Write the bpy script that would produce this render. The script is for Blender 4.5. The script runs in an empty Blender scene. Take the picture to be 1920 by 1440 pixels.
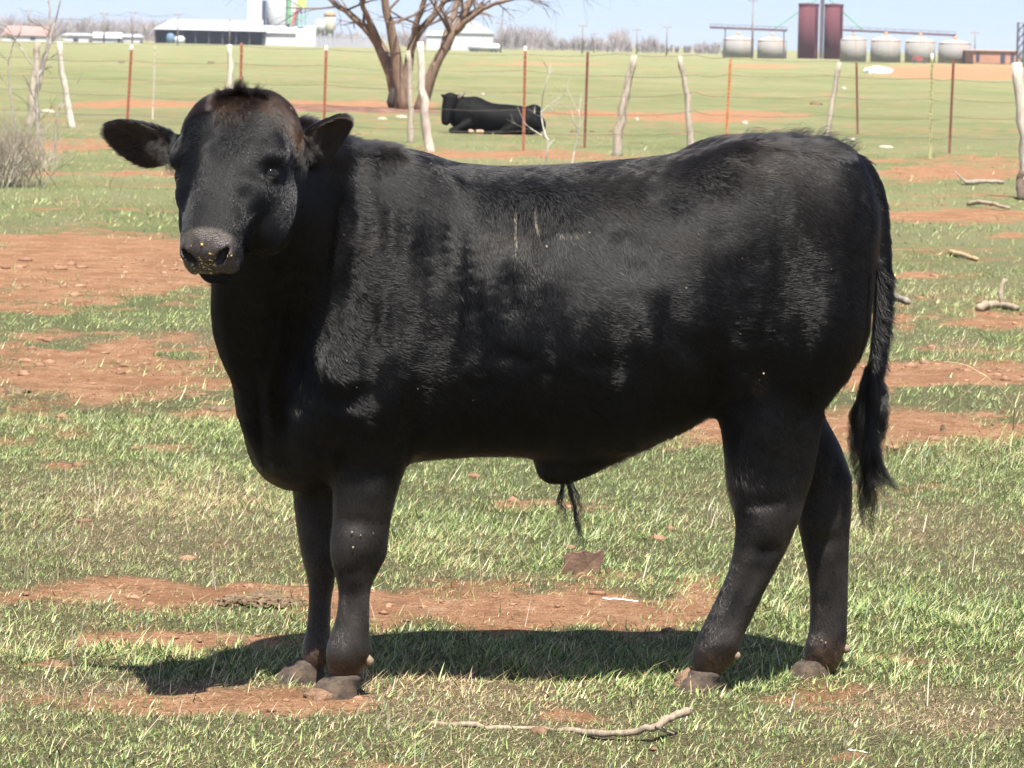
import bpy, bmesh, math, random
import numpy as np
from mathutils import Vector, Matrix

random.seed(7)
RNG = np.random.default_rng(11)
SCN = bpy.context.scene
COL = SCN.collection
PI = math.pi

# ------------------------------------------------------------------ camera
FPX = 7470.0                       # focal length in photo pixels (1920 wide)
CAM_H = 1.43
PITCH = math.atan(640.0 / FPX)     # true horizon 640 px above the picture centre
ROLL = math.radians(1.25)
_f = np.array([0, math.cos(PITCH), -math.sin(PITCH)])
_u0 = np.array([0, math.sin(PITCH), math.cos(PITCH)])
_r0 = np.array([1.0, 0, 0])
CR = _r0 * math.cos(ROLL) + _u0 * math.sin(ROLL)
CU = _u0 * math.cos(ROLL) - _r0 * math.sin(ROLL)
CAMPOS = np.array([0, 0, CAM_H])
cam_data = bpy.data.cameras.new('camera')
cam = bpy.data.objects.new('camera', cam_data)
COL.objects.link(cam)
cam.matrix_world = Matrix(((CR[0], CU[0], -_f[0], 0), (CR[1], CU[1], -_f[1], 0),
                           (CR[2], CU[2], -_f[2], CAM_H), (0, 0, 0, 1)))
cam_data.sensor_width = 36.0
cam_data.lens = FPX * 36.0 / 1920.0
cam_data.clip_start = 0.1
cam_data.clip_end = 30000
cam_data.dof.use_dof = True
cam_data.dof.focus_distance = 8.65
cam_data.dof.aperture_fstop = 26.0
SCN.camera = cam

def ray(px, py):
    d = _f + CR * ((px - 960.0) / FPX) + CU * ((720.0 - py) / FPX)
    return d
def on_ground(px, py, z=0.0):
    d = ray(px, py)
    t = (z - CAM_H) / d[2]
    return CAMPOS + d * t
def at_depth(px, py, Y):
    d = ray(px, py)
    return CAMPOS + d * (Y / d[1])
def project(P):
    P = np.atleast_2d(P) - CAMPOS
    w = P @ _f
    return np.stack([960 + FPX * (P @ CR) / w, 720 - FPX * (P @ CU) / w], 1)

# ------------------------------------------------------------------ sky, sun, exposure
TO_SUN = np.array([0.10, -0.48, 1.0]); TO_SUN /= np.linalg.norm(TO_SUN)
world = bpy.data.worlds.new('World')
SCN.world = world
world.use_nodes = True
wn = world.node_tree.nodes; wl = world.node_tree.links
wn.clear()
w_out = wn.new('ShaderNodeOutputWorld'); w_bg = wn.new('ShaderNodeBackground'); w_sky = wn.new('ShaderNodeTexSky')
w_sky.sky_type = 'NISHITA'
w_sky.sun_disc = False
w_sky.sun_elevation = math.asin(TO_SUN[2])
w_sky.sun_rotation = math.atan2(TO_SUN[0], TO_SUN[1])
w_sky.altitude = 300
w_sky.air_density = 1.0
w_sky.dust_density = 0.5
w_sky.ozone_density = 1.5
w_bg.inputs['Strength'].default_value = 0.072
# the whole sky is looked up a little above its true height, so the band at the horizon keeps the clear winter blue
w_co = wn.new('ShaderNodeTexCoord'); w_map = wn.new('ShaderNodeMapping')
w_map.inputs['Scale'].default_value = (1, 1, .88); w_map.inputs['Location'].default_value = (0, 0, .12)
wl.new(w_co.outputs['Generated'], w_map.inputs[0]); wl.new(w_map.outputs[0], w_sky.inputs[0])
w_hs = wn.new('ShaderNodeHueSaturation'); w_hs.inputs['Saturation'].default_value = .78; w_hs.inputs['Hue'].default_value = .512
wl.new(w_sky.outputs[0], w_hs.inputs['Color']); wl.new(w_hs.outputs[0], w_bg.inputs['Color']); wl.new(w_bg.outputs[0], w_out.inputs['Surface'])
sun_data = bpy.data.lights.new('sun', 'SUN')
sun_data.energy = 5.0
sun_data.angle = math.radians(0.53)
sun_data.color = (1.0, 0.955, 0.88)
sun = bpy.data.objects.new('sun', sun_data)
COL.objects.link(sun)
sun.rotation_euler = Vector(TO_SUN).to_track_quat('Z', 'Y').to_euler()
sun.location = (3, -6, 12)
SCN.view_settings.view_transform = 'Standard'
SCN.view_settings.look = 'None'
SCN.view_settings.exposure = 1.25
SCN.view_settings.gamma = 1.0
SCN.cycles.max_bounces = 5
SCN.cycles.diffuse_bounces = 2
SCN.cycles.glossy_bounces = 3
SCN.cycles.transmission_bounces = 4
SCN.cycles.use_denoising = True
SCN.cycles.caustics_reflective = False
SCN.cycles.caustics_refractive = False
SCN.cycles.sample_clamp_indirect = 2.0
SCN.cycles.sample_clamp_direct = 6.0

# ------------------------------------------------------------------ helpers
def tag(o, label=None, cat=None, group=None, kind=None):
    if label: o['label'] = label
    if cat: o['category'] = cat
    if group: o['group'] = group
    if kind: o['kind'] = kind
    return o
def empty(name, loc=(0, 0, 0), rz=0.0):
    o = bpy.data.objects.new(name, None)
    COL.objects.link(o)
    o.location = loc
    o.rotation_euler = (0, 0, rz)
    o.empty_display_size = 0.1
    return o
def link(name, me, mat=None, parent=None, smooth=True):
    o = bpy.data.objects.new(name, me)
    COL.objects.link(o)
    if mat is not None:
        for m in (mat if isinstance(mat, (list, tuple)) else [mat]):
            me.materials.append(m)
    if parent is not None:
        o.parent = parent
    if smooth:
        me.polygons.foreach_set('use_smooth', np.ones(len(me.polygons), bool))
    return o
def mesh_np(name, V, F, nper):
    """V (n,3) verts; F (m,nper) faces"""
    me = bpy.data.meshes.new(name)
    V = np.ascontiguousarray(V, np.float32); F = np.ascontiguousarray(F, np.int32)
    me.vertices.add(len(V)); me.vertices.foreach_set('co', V.ravel())
    m = len(F)
    me.loops.add(m * nper); me.loops.foreach_set('vertex_index', F.ravel())
    me.polygons.add(m)
    me.polygons.foreach_set('loop_start', np.arange(m, dtype=np.int32) * nper)
    me.update(calc_edges=True)
    return me
def vcol(me, name, C):
    a = me.attributes.new(name, 'FLOAT_COLOR', 'POINT')
    C = np.asarray(C, np.float32)
    if C.shape[1] == 3:
        C = np.concatenate([C, np.ones((len(C), 1), np.float32)], 1)
    a.data.foreach_set('color', np.ascontiguousarray(C).ravel())
def vfloat(me, name, v):
    a = me.attributes.new(name, 'FLOAT', 'POINT')
    a.data.foreach_set('value', np.ascontiguousarray(v, np.float32))

class NT:
    """small wrapper for building a node material"""
    def __init__(self, name):
        self.m = bpy.data.materials.new(name); self.m.use_nodes = True
        self.n = self.m.node_tree.nodes; self.l = self.m.node_tree.links
        self.n.clear()
        self.out = self.n.new('ShaderNodeOutputMaterial')
    def add(self, t, **kw):
        nd = self.n.new(t)
        for k, v in kw.items():
            if k.startswith('_'):
                setattr(nd, k[1:], v)
            else:
                key = k.replace('__', ' ')
                if isinstance(v, bpy.types.NodeSocket): self.l.new(v, nd.inputs[key])
                else: nd.inputs[key].default_value = v
        return nd
    def put(self, nd, idx, v):
        if isinstance(v, bpy.types.NodeSocket): self.l.new(v, nd.inputs[idx])
        else: nd.inputs[idx].default_value = v
    def math(self, op, a, b=0.0, clamp=False):
        nd = self.n.new('ShaderNodeMath'); nd.operation = op; nd.use_clamp = clamp
        self.put(nd, 0, a); self.put(nd, 1, b); return nd.outputs[0]
    def mix(self, fac, a, b, mode='MIX'):
        nd = self.n.new('ShaderNodeMix'); nd.data_type = 'RGBA'; nd.blend_type = mode
        self.put(nd, 0, fac); self.put(nd, 6, a); self.put(nd, 7, b); return nd.outputs[2]
    def noise(self, scale, detail=4, rough=0.55, vec=None, dist=0.0):
        nd = self.n.new('ShaderNodeTexNoise')
        nd.inputs['Scale'].default_value = scale; nd.inputs['Detail'].default_value = detail
        nd.inputs['Roughness'].default_value = rough; nd.inputs['Distortion'].default_value = dist
        if vec is not None: self.l.new(vec, nd.inputs['Vector'])
        return nd.outputs[0]
    def ramp(self, fac, stops):
        nd = self.n.new('ShaderNodeValToRGB'); self.l.new(fac, nd.inputs[0])
        e = nd.color_ramp.elements
        while len(e) < len(stops): e.new(0.5)
        for k, (p, c) in enumerate(stops):
            e[k].position = p
            e[k].color = (c, c, c, 1) if isinstance(c, (int, float)) else (*c, 1)
        return nd.outputs[0]
    def attr(self, name, sock='Color'):
        nd = self.n.new('ShaderNodeAttribute'); nd.attribute_name = name; return nd.outputs[sock]
    def coord(self, kind='Object'):
        return self.n.new('ShaderNodeTexCoord').outputs[kind]
    def mapping(self, vec, scale=(1, 1, 1), rot=(0, 0, 0)):
        nd = self.n.new('ShaderNodeMapping'); self.l.new(vec, nd.inputs[0])
        nd.inputs['Scale'].default_value = scale; nd.inputs['Rotation'].default_value = rot
        return nd.outputs[0]
    def bump(self, h, strength=0.3, dist=0.01):
        nd = self.n.new('ShaderNodeBump'); nd.inputs['Strength'].default_value = strength
        nd.inputs['Distance'].default_value = dist; self.l.new(h, nd.inputs['Height']); return nd.outputs[0]
    def bsdf(self, color, rough=0.7, normal=None, metallic=0.0, spec=0.5, **kw):
        nd = self.n.new('ShaderNodeBsdfPrincipled')
        self.put(nd, 'Base Color', color if isinstance(color, bpy.types.NodeSocket) else (*color, 1))
        self.put(nd, 'Roughness', rough); self.put(nd, 'Metallic', metallic); self.put(nd, 'Specular IOR Level', spec)
        if normal is not None: self.l.new(normal, nd.inputs['Normal'])
        for k, v in kw.items(): self.put(nd, k.replace('__', ' '), v)
        self.l.new(nd.outputs[0], self.out.inputs['Surface'])
        return nd

def plain(name, col, rough=0.7, var=0.25, scale=6.0, bump=0.0, metallic=0.0, spec=0.4, kind='Object'):
    t = NT(name)
    nz = t.noise(scale, 5, 0.6, t.coord(kind))
    d = tuple(max(0, c * (1 - var)) for c in col); b = tuple(min(1, c * (1 + var)) for c in col)
    c = t.ramp(nz, [(0.3, d), (0.7, b)])
    nrm = None
    if bump:
        nrm = t.bump(t.noise(scale * 6, 5, 0.65, t.coord(kind)), bump, 0.01)
    t.bsdf(c, rough, nrm, metallic, spec)
    return t.m

# smooth value noise for python-side use (hash lattice, 2-D)
def vnoise2(x, y, seed=0):
    x = np.asarray(x, np.float64); y = np.asarray(y, np.float64)
    xi = np.floor(x).astype(np.int64); yi = np.floor(y).astype(np.int64)
    fx = x - xi; fy = y - yi
    fx = fx * fx * (3 - 2 * fx); fy = fy * fy * (3 - 2 * fy)
    def h(a, b):
        n = (a * 374761393 + b * 668265263 + seed * 1442695041) & 0x7fffffff
        n = ((n ^ (n >> 13)) * 1274126177) & 0x7fffffff
        n = (n ^ (n >> 16)) & 0xffff
        return n / 65535.0
    return (h(xi, yi) * (1 - fx) + h(xi + 1, yi) * fx) * (1 - fy) + (h(xi, yi + 1) * (1 - fx) + h(xi + 1, yi + 1) * fx) * fy
def fbm2(x, y, oct=4, seed=0, gain=0.5):
    s = 0.0; a = 1.0; tot = 0.0
    for k in range(oct):
        s = s + a * vnoise2(x * 2 ** k, y * 2 ** k, seed + 17 * k); tot += a; a *= gain
    return s / tot
def sstep(a, b, x):
    t = np.clip((x - a) / (b - a), 0, 1); return t * t * (3 - 2 * t)

# swept tube through points with radii, one mesh
def tube_arrays(pts, rad, n=6, cap=True, twist=0.0, noise=0.0):
    pts = np.asarray(pts, float); rad = np.asarray(rad, float)
    m = len(pts)
    T = np.gradient(pts, axis=0); T /= np.linalg.norm(T, axis=1)[:, None] + 1e-9
    ref = np.array([0.31, 0.9, 0.27]) if abs(T[0] @ np.array([0.31, 0.9, 0.27])) < 0.9 else np.array([1.0, 0, 0.1])
    V = np.zeros((m, n, 3))
    a = np.arange(n) * 2 * PI / n
    for i in range(m):
        u = ref - T[i] * (ref @ T[i]); u /= np.linalg.norm(u) + 1e-9
        v = np.cross(T[i], u)
        ref = u
        r = rad[i] * (1 + noise * RNG.uniform(-1, 1, n))
        V[i] = pts[i] + (np.cos(a + twist * i) * r)[:, None] * u + (np.sin(a + twist * i) * r)[:, None] * v
    V = V.reshape(-1, 3)
    F = []
    for i in range(m - 1):
        for k in range(n):
            k2 = (k + 1) % n
            F.append((i * n + k, i * n + k2, (i + 1) * n + k2, (i + 1) * n + k))
    F = [list(f) for f in F]
    if cap:
        F.append(list(range(n))[::-1]); F.append([(m - 1) * n + k for k in range(n)])
    return V, F
class MB:
    """collects pieces into one mesh"""
    def __init__(self): self.V = []; self.F = []; self.c = 0; self.mi = []; self.cur = 0
    def add(self, V, F):
        V = np.asarray(V, float)
        self.V.append(V)
        self.F += [[i + self.c for i in f] for f in F]
        self.mi += [self.cur] * len(F)
        self.c += len(V)
        return self
    def tube(self, pts, rad, n=6, **kw):
        if np.isscalar(rad): rad = [rad] * len(pts)
        return self.add(*tube_arrays(pts, rad, n, **kw))
    def box(self, x0, x1, y0, y1, z0, z1):
        V = [(x, y, z) for x in (x0, x1) for y in (y0, y1) for z in (z0, z1)]
        F = [(0, 1, 3, 2), (4, 6, 7, 5), (0, 4, 5, 1), (2, 3, 7, 6), (0, 2, 6, 4), (1, 5, 7, 3)]
        return self.add(V, [list(f) for f in F])
    def lathe(self, prof, n=16, c=(0, 0, 0)):
        V = []; F = []
        a = np.arange(n) * 2 * PI / n
        for r, z in prof:
            V += [(c[0] + r * math.cos(t), c[1] + r * math.sin(t), c[2] + z) for t in a]
        for i in range(len(prof) - 1):
            for k in range(n):
                k2 = (k + 1) % n
                F.append([i * n + k, i * n + k2, (i + 1) * n + k2, (i + 1) * n + k])
        F.append(list(range(n))[::-1]); F.append([(len(prof) - 1) * n + k for k in range(n)])
        return self.add(V, F)
    def build(self, name, mat=None, parent=None, smooth=False, loc=None):
        me = bpy.data.meshes.new(name)
        V = np.concatenate(self.V) if self.V else np.zeros((0, 3))
        me.from_pydata(V.tolist(), [], self.F)
        me.update()
        o = link(name, me, mat, parent, smooth)
        if any(self.mi): me.polygons.foreach_set('material_index', np.array(self.mi, np.int32))
        if loc is not None: o.location = loc
        return o

# ------------------------------------------------------------------ implicit modelling on a rectilinear grid
class Grid:
    def __init__(self, xs, ys, zs):
        self.ax = [np.asarray(a, np.float32) for a in (xs, ys, zs)]
        self.F = np.full([len(a) for a in self.ax], 1.0, np.float32)
    def sub(self, lo, hi):
        sl = []
        for a, l, h in zip(self.ax, lo, hi):
            i0 = max(0, int(np.searchsorted(a, l)) - 1); i1 = min(len(a), int(np.searchsorted(a, h)) + 1)
            if i1 <= i0: return None
            sl.append(slice(i0, i1))
        X = self.ax[0][sl[0]][:, None, None]; Y = self.ax[1][sl[1]][None, :, None]; Z = self.ax[2][sl[2]][None, None, :]
        return tuple(sl), X, Y, Z
    def blend(self, lo, hi, fn, k=0.02, op='add'):
        m = k + 0.03
        s = self.sub([l - m for l in lo], [h + m for h in hi])
        if s is None: return
        sl, X, Y, Z = s
        d = fn(X, Y, Z).astype(np.float32)
        A = self.F[sl]
        if op == 'add':
            if k <= 0: self.F[sl] = np.minimum(A, d)
            else:
                h = np.maximum(k - np.abs(A - d), 0) / k
                self.F[sl] = np.minimum(A, d) - h * h * h * k / 6
        else:
            d = -d
            if k <= 0: self.F[sl] = np.maximum(A, d)
            else:
                h = np.maximum(k - np.abs(A - d), 0) / k
                self.F[sl] = np.maximum(A, d) + h * h * h * k / 6
    def bump(self, c, r, amp):
        """gaussian sculpt: amp > 0 adds flesh, < 0 carves; r scalar or 3"""
        r = np.broadcast_to(np.asarray(r, float), (3,)); c = np.asarray(c, float)
        s = self.sub(c - 2.6 * r, c + 2.6 * r)
        if s is None: return
        sl, X, Y, Z = s
        self.F[sl] -= (amp * np.exp(-(((X - c[0]) / r[0]) ** 2 + ((Y - c[1]) / r[1]) ** 2 + ((Z - c[2]) / r[2]) ** 2))).astype(np.float32)
    def stroke(self, pts, r, amp):
        """gaussian groove / ridge along a polyline"""
        pts = np.asarray(pts, float)
        s = self.sub(pts.min(0) - 2.6 * r, pts.max(0) + 2.6 * r)
        if s is None: return
        sl, X, Y, Z = s
        D = None
        for a, b in zip(pts[:-1], pts[1:]):
            ba = b - a; L = ba @ ba + 1e-12
            t = np.clip(((X - a[0]) * ba[0] + (Y - a[1]) * ba[1] + (Z - a[2]) * ba[2]) / L, 0, 1)
            d = (X - a[0] - t * ba[0]) ** 2 + (Y - a[1] - t * ba[1]) ** 2 + (Z - a[2] - t * ba[2]) ** 2
            D = d if D is None else np.minimum(D, d)
        # taper towards both ends
        e0 = np.sqrt((X - pts[0][0]) ** 2 + (Y - pts[0][1]) ** 2 + (Z - pts[0][2]) ** 2)
        e1 = np.sqrt((X - pts[-1][0]) ** 2 + (Y - pts[-1][1]) ** 2 + (Z - pts[-1][2]) ** 2)
        Lt = np.linalg.norm(np.diff(pts, axis=0), axis=1).sum()
        tp = np.clip(np.minimum(e0, e1) / (0.35 * Lt + 1e-6), 0.15, 1)
        self.F[sl] -= (amp * tp * np.exp(-D / (r * r))).astype(np.float32)
    def rcone(self, a, b, ra, rb, k=0.02, op='add', ys=1.0):
        a = np.asarray(a, float); b = np.asarray(b, float); ba = b - a; L = ba @ ba + 1e-12
        R = max(ra, rb)
        lo = np.minimum(a, b) - R * max(1, ys); hi = np.maximum(a, b) + R * max(1, ys)
        def fn(X, Y, Z):
            t = np.clip(((X - a[0]) * ba[0] + (Y - a[1]) * ba[1] + (Z - a[2]) * ba[2]) / L, 0, 1)
            d = np.sqrt((X - a[0] - t * ba[0]) ** 2 + ((Y - a[1] - t * ba[1]) / ys) ** 2 + (Z - a[2] - t * ba[2]) ** 2)
            return (d - (ra + (rb - ra) * t)) * min(1.0, ys)
        self.blend(lo, hi, fn, k, op)
    def ell(self, c, rad, axes=None, k=0.02, op='add'):
        c = np.asarray(c, float); rad = np.asarray(rad, float)
        A = np.eye(3) if axes is None else np.asarray(axes, float)
        ext = np.sqrt(((A * rad[:, None]) ** 2).sum(0))
        def fn(X, Y, Z):
            dx = X - c[0]; dy = Y - c[1]; dz = Z - c[2]
            k0 = 0; k1 = 0
            for i in range(3):
                q = (dx * A[i, 0] + dy * A[i, 1] + dz * A[i, 2])
                k0 = k0 + (q / rad[i]) ** 2; k1 = k1 + (q / rad[i] ** 2) ** 2
            k0 = np.sqrt(k0); k1 = np.sqrt(k1) + 1e-6
            return np.where(k0 < 0.4, -rad.min() * (1 - k0), k0 * (k0 - 1) / k1)
        self.blend(c - ext, c + ext, fn, k, op)
    def sweep(self, nodes, k=0.03, op='add', dense=3):
        """nodes: (centre, r_a, r_b, side vector); elliptical tube, r_b along side"""
        if dense > 1:
            M = np.array([np.concatenate([n[0], [n[1], n[2]], n[3]]) for n in nodes], float)
            Mp = np.concatenate([[2 * M[0] - M[1]], M, [2 * M[-1] - M[-2]]])
            out = []
            for i in range(len(M) - 1):
                p0, p1, p2, p3 = Mp[i:i + 4]
                for j in range(dense):
                    t = j / dense
                    out.append(.5 * (2 * p1 + (p2 - p0) * t + (2 * p0 - 5 * p1 + 4 * p2 - p3) * t * t + (3 * p1 - p0 - 3 * p2 + p3) * t ** 3))
            out.append(M[-1])
            nodes = [(m[:3], m[3], m[4], m[5:]) for m in out]
        C = np.array([n[0] for n in nodes]); R = max(max(n[1], n[2]) for n in nodes)
        def fn(X, Y, Z):
            best = None
            for n0, n1 in zip(nodes[:-1], nodes[1:]):
                a = np.asarray(n0[0], float); ba = np.asarray(n1[0], float) - a; L = ba @ ba + 1e-12
                ax = ba / math.sqrt(L)
                s = np.asarray(n0[3], float) + np.asarray(n1[3], float); s = s - ax * (s @ ax); s /= np.linalg.norm(s)
                u = np.cross(ax, s)
                dx = X - a[0]; dy = Y - a[1]; dz = Z - a[2]
                t = np.clip((dx * ba[0] + dy * ba[1] + dz * ba[2]) / L, 0, 1)
                ra = n0[1] + (n1[1] - n0[1]) * t; rb = n0[2] + (n1[2] - n0[2]) * t
                ox = dx - t * ba[0]; oy = dy - t * ba[1]; oz = dz - t * ba[2]
                p = ox * u[0] + oy * u[1] + oz * u[2]; q = ox * s[0] + oy * s[1] + oz * s[2]; w = ox * ax[0] + oy * ax[1] + oz * ax[2]
                mn = np.minimum(ra, rb)
                d = (np.sqrt((p / ra) ** 2 + (q / rb) ** 2 + (w / mn) ** 2) - 1) * mn
                best = d if best is None else np.minimum(best, d)
            return best
        self.blend(C.min(0) - R, C.max(0) + R, fn, k, op)
    def smooth(self, n=2):
        for _ in range(n):
            for ax in range(3):
                A = np.moveaxis(self.F, ax, 0)
                B = A.copy()
                B[1:-1] = A[1:-1] * .5 + (A[:-2] + A[2:]) * .25
                A[:] = B
    def value(self, P):
        P = np.atleast_2d(P)
        idx = []; fr = []
        for j in range(3):
            a = self.ax[j]; i = np.clip(np.searchsorted(a, P[:, j]) - 1, 0, len(a) - 2)
            idx.append(i); fr.append(np.clip((P[:, j] - a[i]) / (a[i + 1] - a[i]), 0, 1))
        v = 0
        for dx in (0, 1):
            for dy in (0, 1):
                for dz in (0, 1):
                    w = (fr[0] if dx else 1 - fr[0]) * (fr[1] if dy else 1 - fr[1]) * (fr[2] if dz else 1 - fr[2])
                    v = v + w * self.F[idx[0] + dx, idx[1] + dy, idx[2] + dz]
        return v
    def nets(self):
        F = self.F; nx, ny, nz = F.shape
        S = F < 0
        c = np.zeros((nx - 1, ny - 1, nz - 1), np.uint8)
        for dx in (0, 1):
            for dy in (0, 1):
                for dz in (0, 1):
                    c += S[dx:nx - 1 + dx, dy:ny - 1 + dy, dz:nz - 1 + dz]
        act = (c > 0) & (c < 8)
        ii = np.argwhere(act)
        vid = np.full(act.shape, -1, np.int32); vid[act] = np.arange(len(ii))
        val = {}
        for dx in (0, 1):
            for dy in (0, 1):
                for dz in (0, 1):
                    val[dx, dy, dz] = F[ii[:, 0] + dx, ii[:, 1] + dy, ii[:, 2] + dz].astype(np.float64)
        acc = np.zeros((len(ii), 3)); cnt = np.zeros(len(ii))
        corners = list(val)
        for p in corners:
            for ax in range(3):
                if p[ax] == 0:
                    q = list(p); q[ax] = 1; q = tuple(q)
                    a = val[p]; b = val[q]
                    m = (a < 0) != (b < 0)
                    t = np.where(m, a / np.where(m, a - b, 1), 0)
                    pt = np.zeros((len(ii), 3)); pt[:] = p
                    pt[:, ax] += t
                    acc[m] += pt[m]; cnt[m] += 1
        acc /= cnt[:, None]
        V = np.zeros_like(acc)
        for j in range(3):
            a = self.ax[j].astype(np.float64)
            V[:, j] = a[ii[:, j]] + acc[:, j] * (a[ii[:, j] + 1] - a[ii[:, j]])
        quads = []
        for ax in range(3):
            s0 = [slice(None)] * 3; s1 = [slice(None)] * 3
            s0[ax] = slice(0, -1); s1[ax] = slice(1, None)
            A = S[tuple(s0)]; B = S[tuple(s1)]
            e = np.argwhere(A != B)
            o1, o2 = [j for j in range(3) if j != ax]
            ok = (e[:, o1] > 0) & (e[:, o2] > 0) & (e[:, o1] < F.shape[o1] - 1) & (e[:, o2] < F.shape[o2] - 1)
            e = e[ok]
            inside = A[tuple(e.T)]
            def g(d1, d2):
                q = e.copy(); q[:, o1] -= d1; q[:, o2] -= d2
                return vid[tuple(q.T)]
            Q = np.stack([g(1, 1), g(0, 1), g(0, 0), g(1, 0)], 1)
            flip = inside if ax != 1 else ~inside
            Q[~flip] = Q[~flip][:, ::-1]
            quads.append(Q)
        return V, np.concatenate(quads)

# ------------------------------------------------------------------ the black bull
B_YAW = math.radians(10.0)
B0 = np.array([0.05, 8.84, 0.0])
_cb, _sb = math.cos(B_YAW), math.sin(B_YAW)
BR = np.array([[_cb, -_sb, 0], [_sb, _cb, 0], [0, 0, 1]])       # local -> world
def b2w(p): return np.asarray(p) @ BR.T + B0
def w2b(P): return (np.asarray(P) - B0) @ BR
def w2bv(v): return np.asarray(v) @ BR
_camL = w2b(CAMPOS)
def bl(px, py, yl):
    """pixel -> bull space on the lateral plane y' = yl"""
    d = w2bv(ray(px, py)); t = (yl - _camL[1]) / d[1]
    return _camL + d * t
YV = np.array([0, 1.0, 0])
def leg(rows, yl, lat, z_end=None):
    """rows: (px_front, px_rear, py[, y']) -> sweep nodes; lat: lateral half thickness per row"""
    out = []
    for r, l in zip(rows, lat):
        y = r[3] if len(r) > 3 else yl
        a = bl(r[0], r[2], y); b = bl(r[1], r[2], y)
        out.append(((a + b) / 2, np.linalg.norm(b - a) / 2, l, YV))
    return out

# head frame (s: to the viewer's right, l: down the nose, n: out of the face)
H_YAW, H_TILT, H_ROLL = math.radians(19), math.radians(44), math.radians(-4.0)
_h = np.array([-math.sin(H_YAW), -math.cos(H_YAW), 0])
HL = _h * math.sin(H_TILT) + np.array([0, 0, -1.0]) * math.cos(H_TILT)
HN = _h * math.cos(H_TILT) + np.array([0, 0, 1.0]) * math.sin(H_TILT)
HS = np.array([math.cos(H_YAW), -math.sin(H_YAW), 0])
HS, HL = HS * math.cos(H_ROLL) + HL * math.sin(H_ROLL), HL * math.cos(H_ROLL) - HS * math.sin(H_ROLL)
HS, HL, HN = w2bv(HS), w2bv(HL), w2bv(HN)
HA = np.stack([HS, HL, HN])
H0 = w2b(at_depth(435, 330, 8.28))
def hp(s, l, n):
    if l > .02: l = .02 + (l - .02) * .76
    return H0 + HS * s + HL * l + HN * n
def head_coords(P): return (np.asarray(P) - H0) @ HA.T

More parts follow.
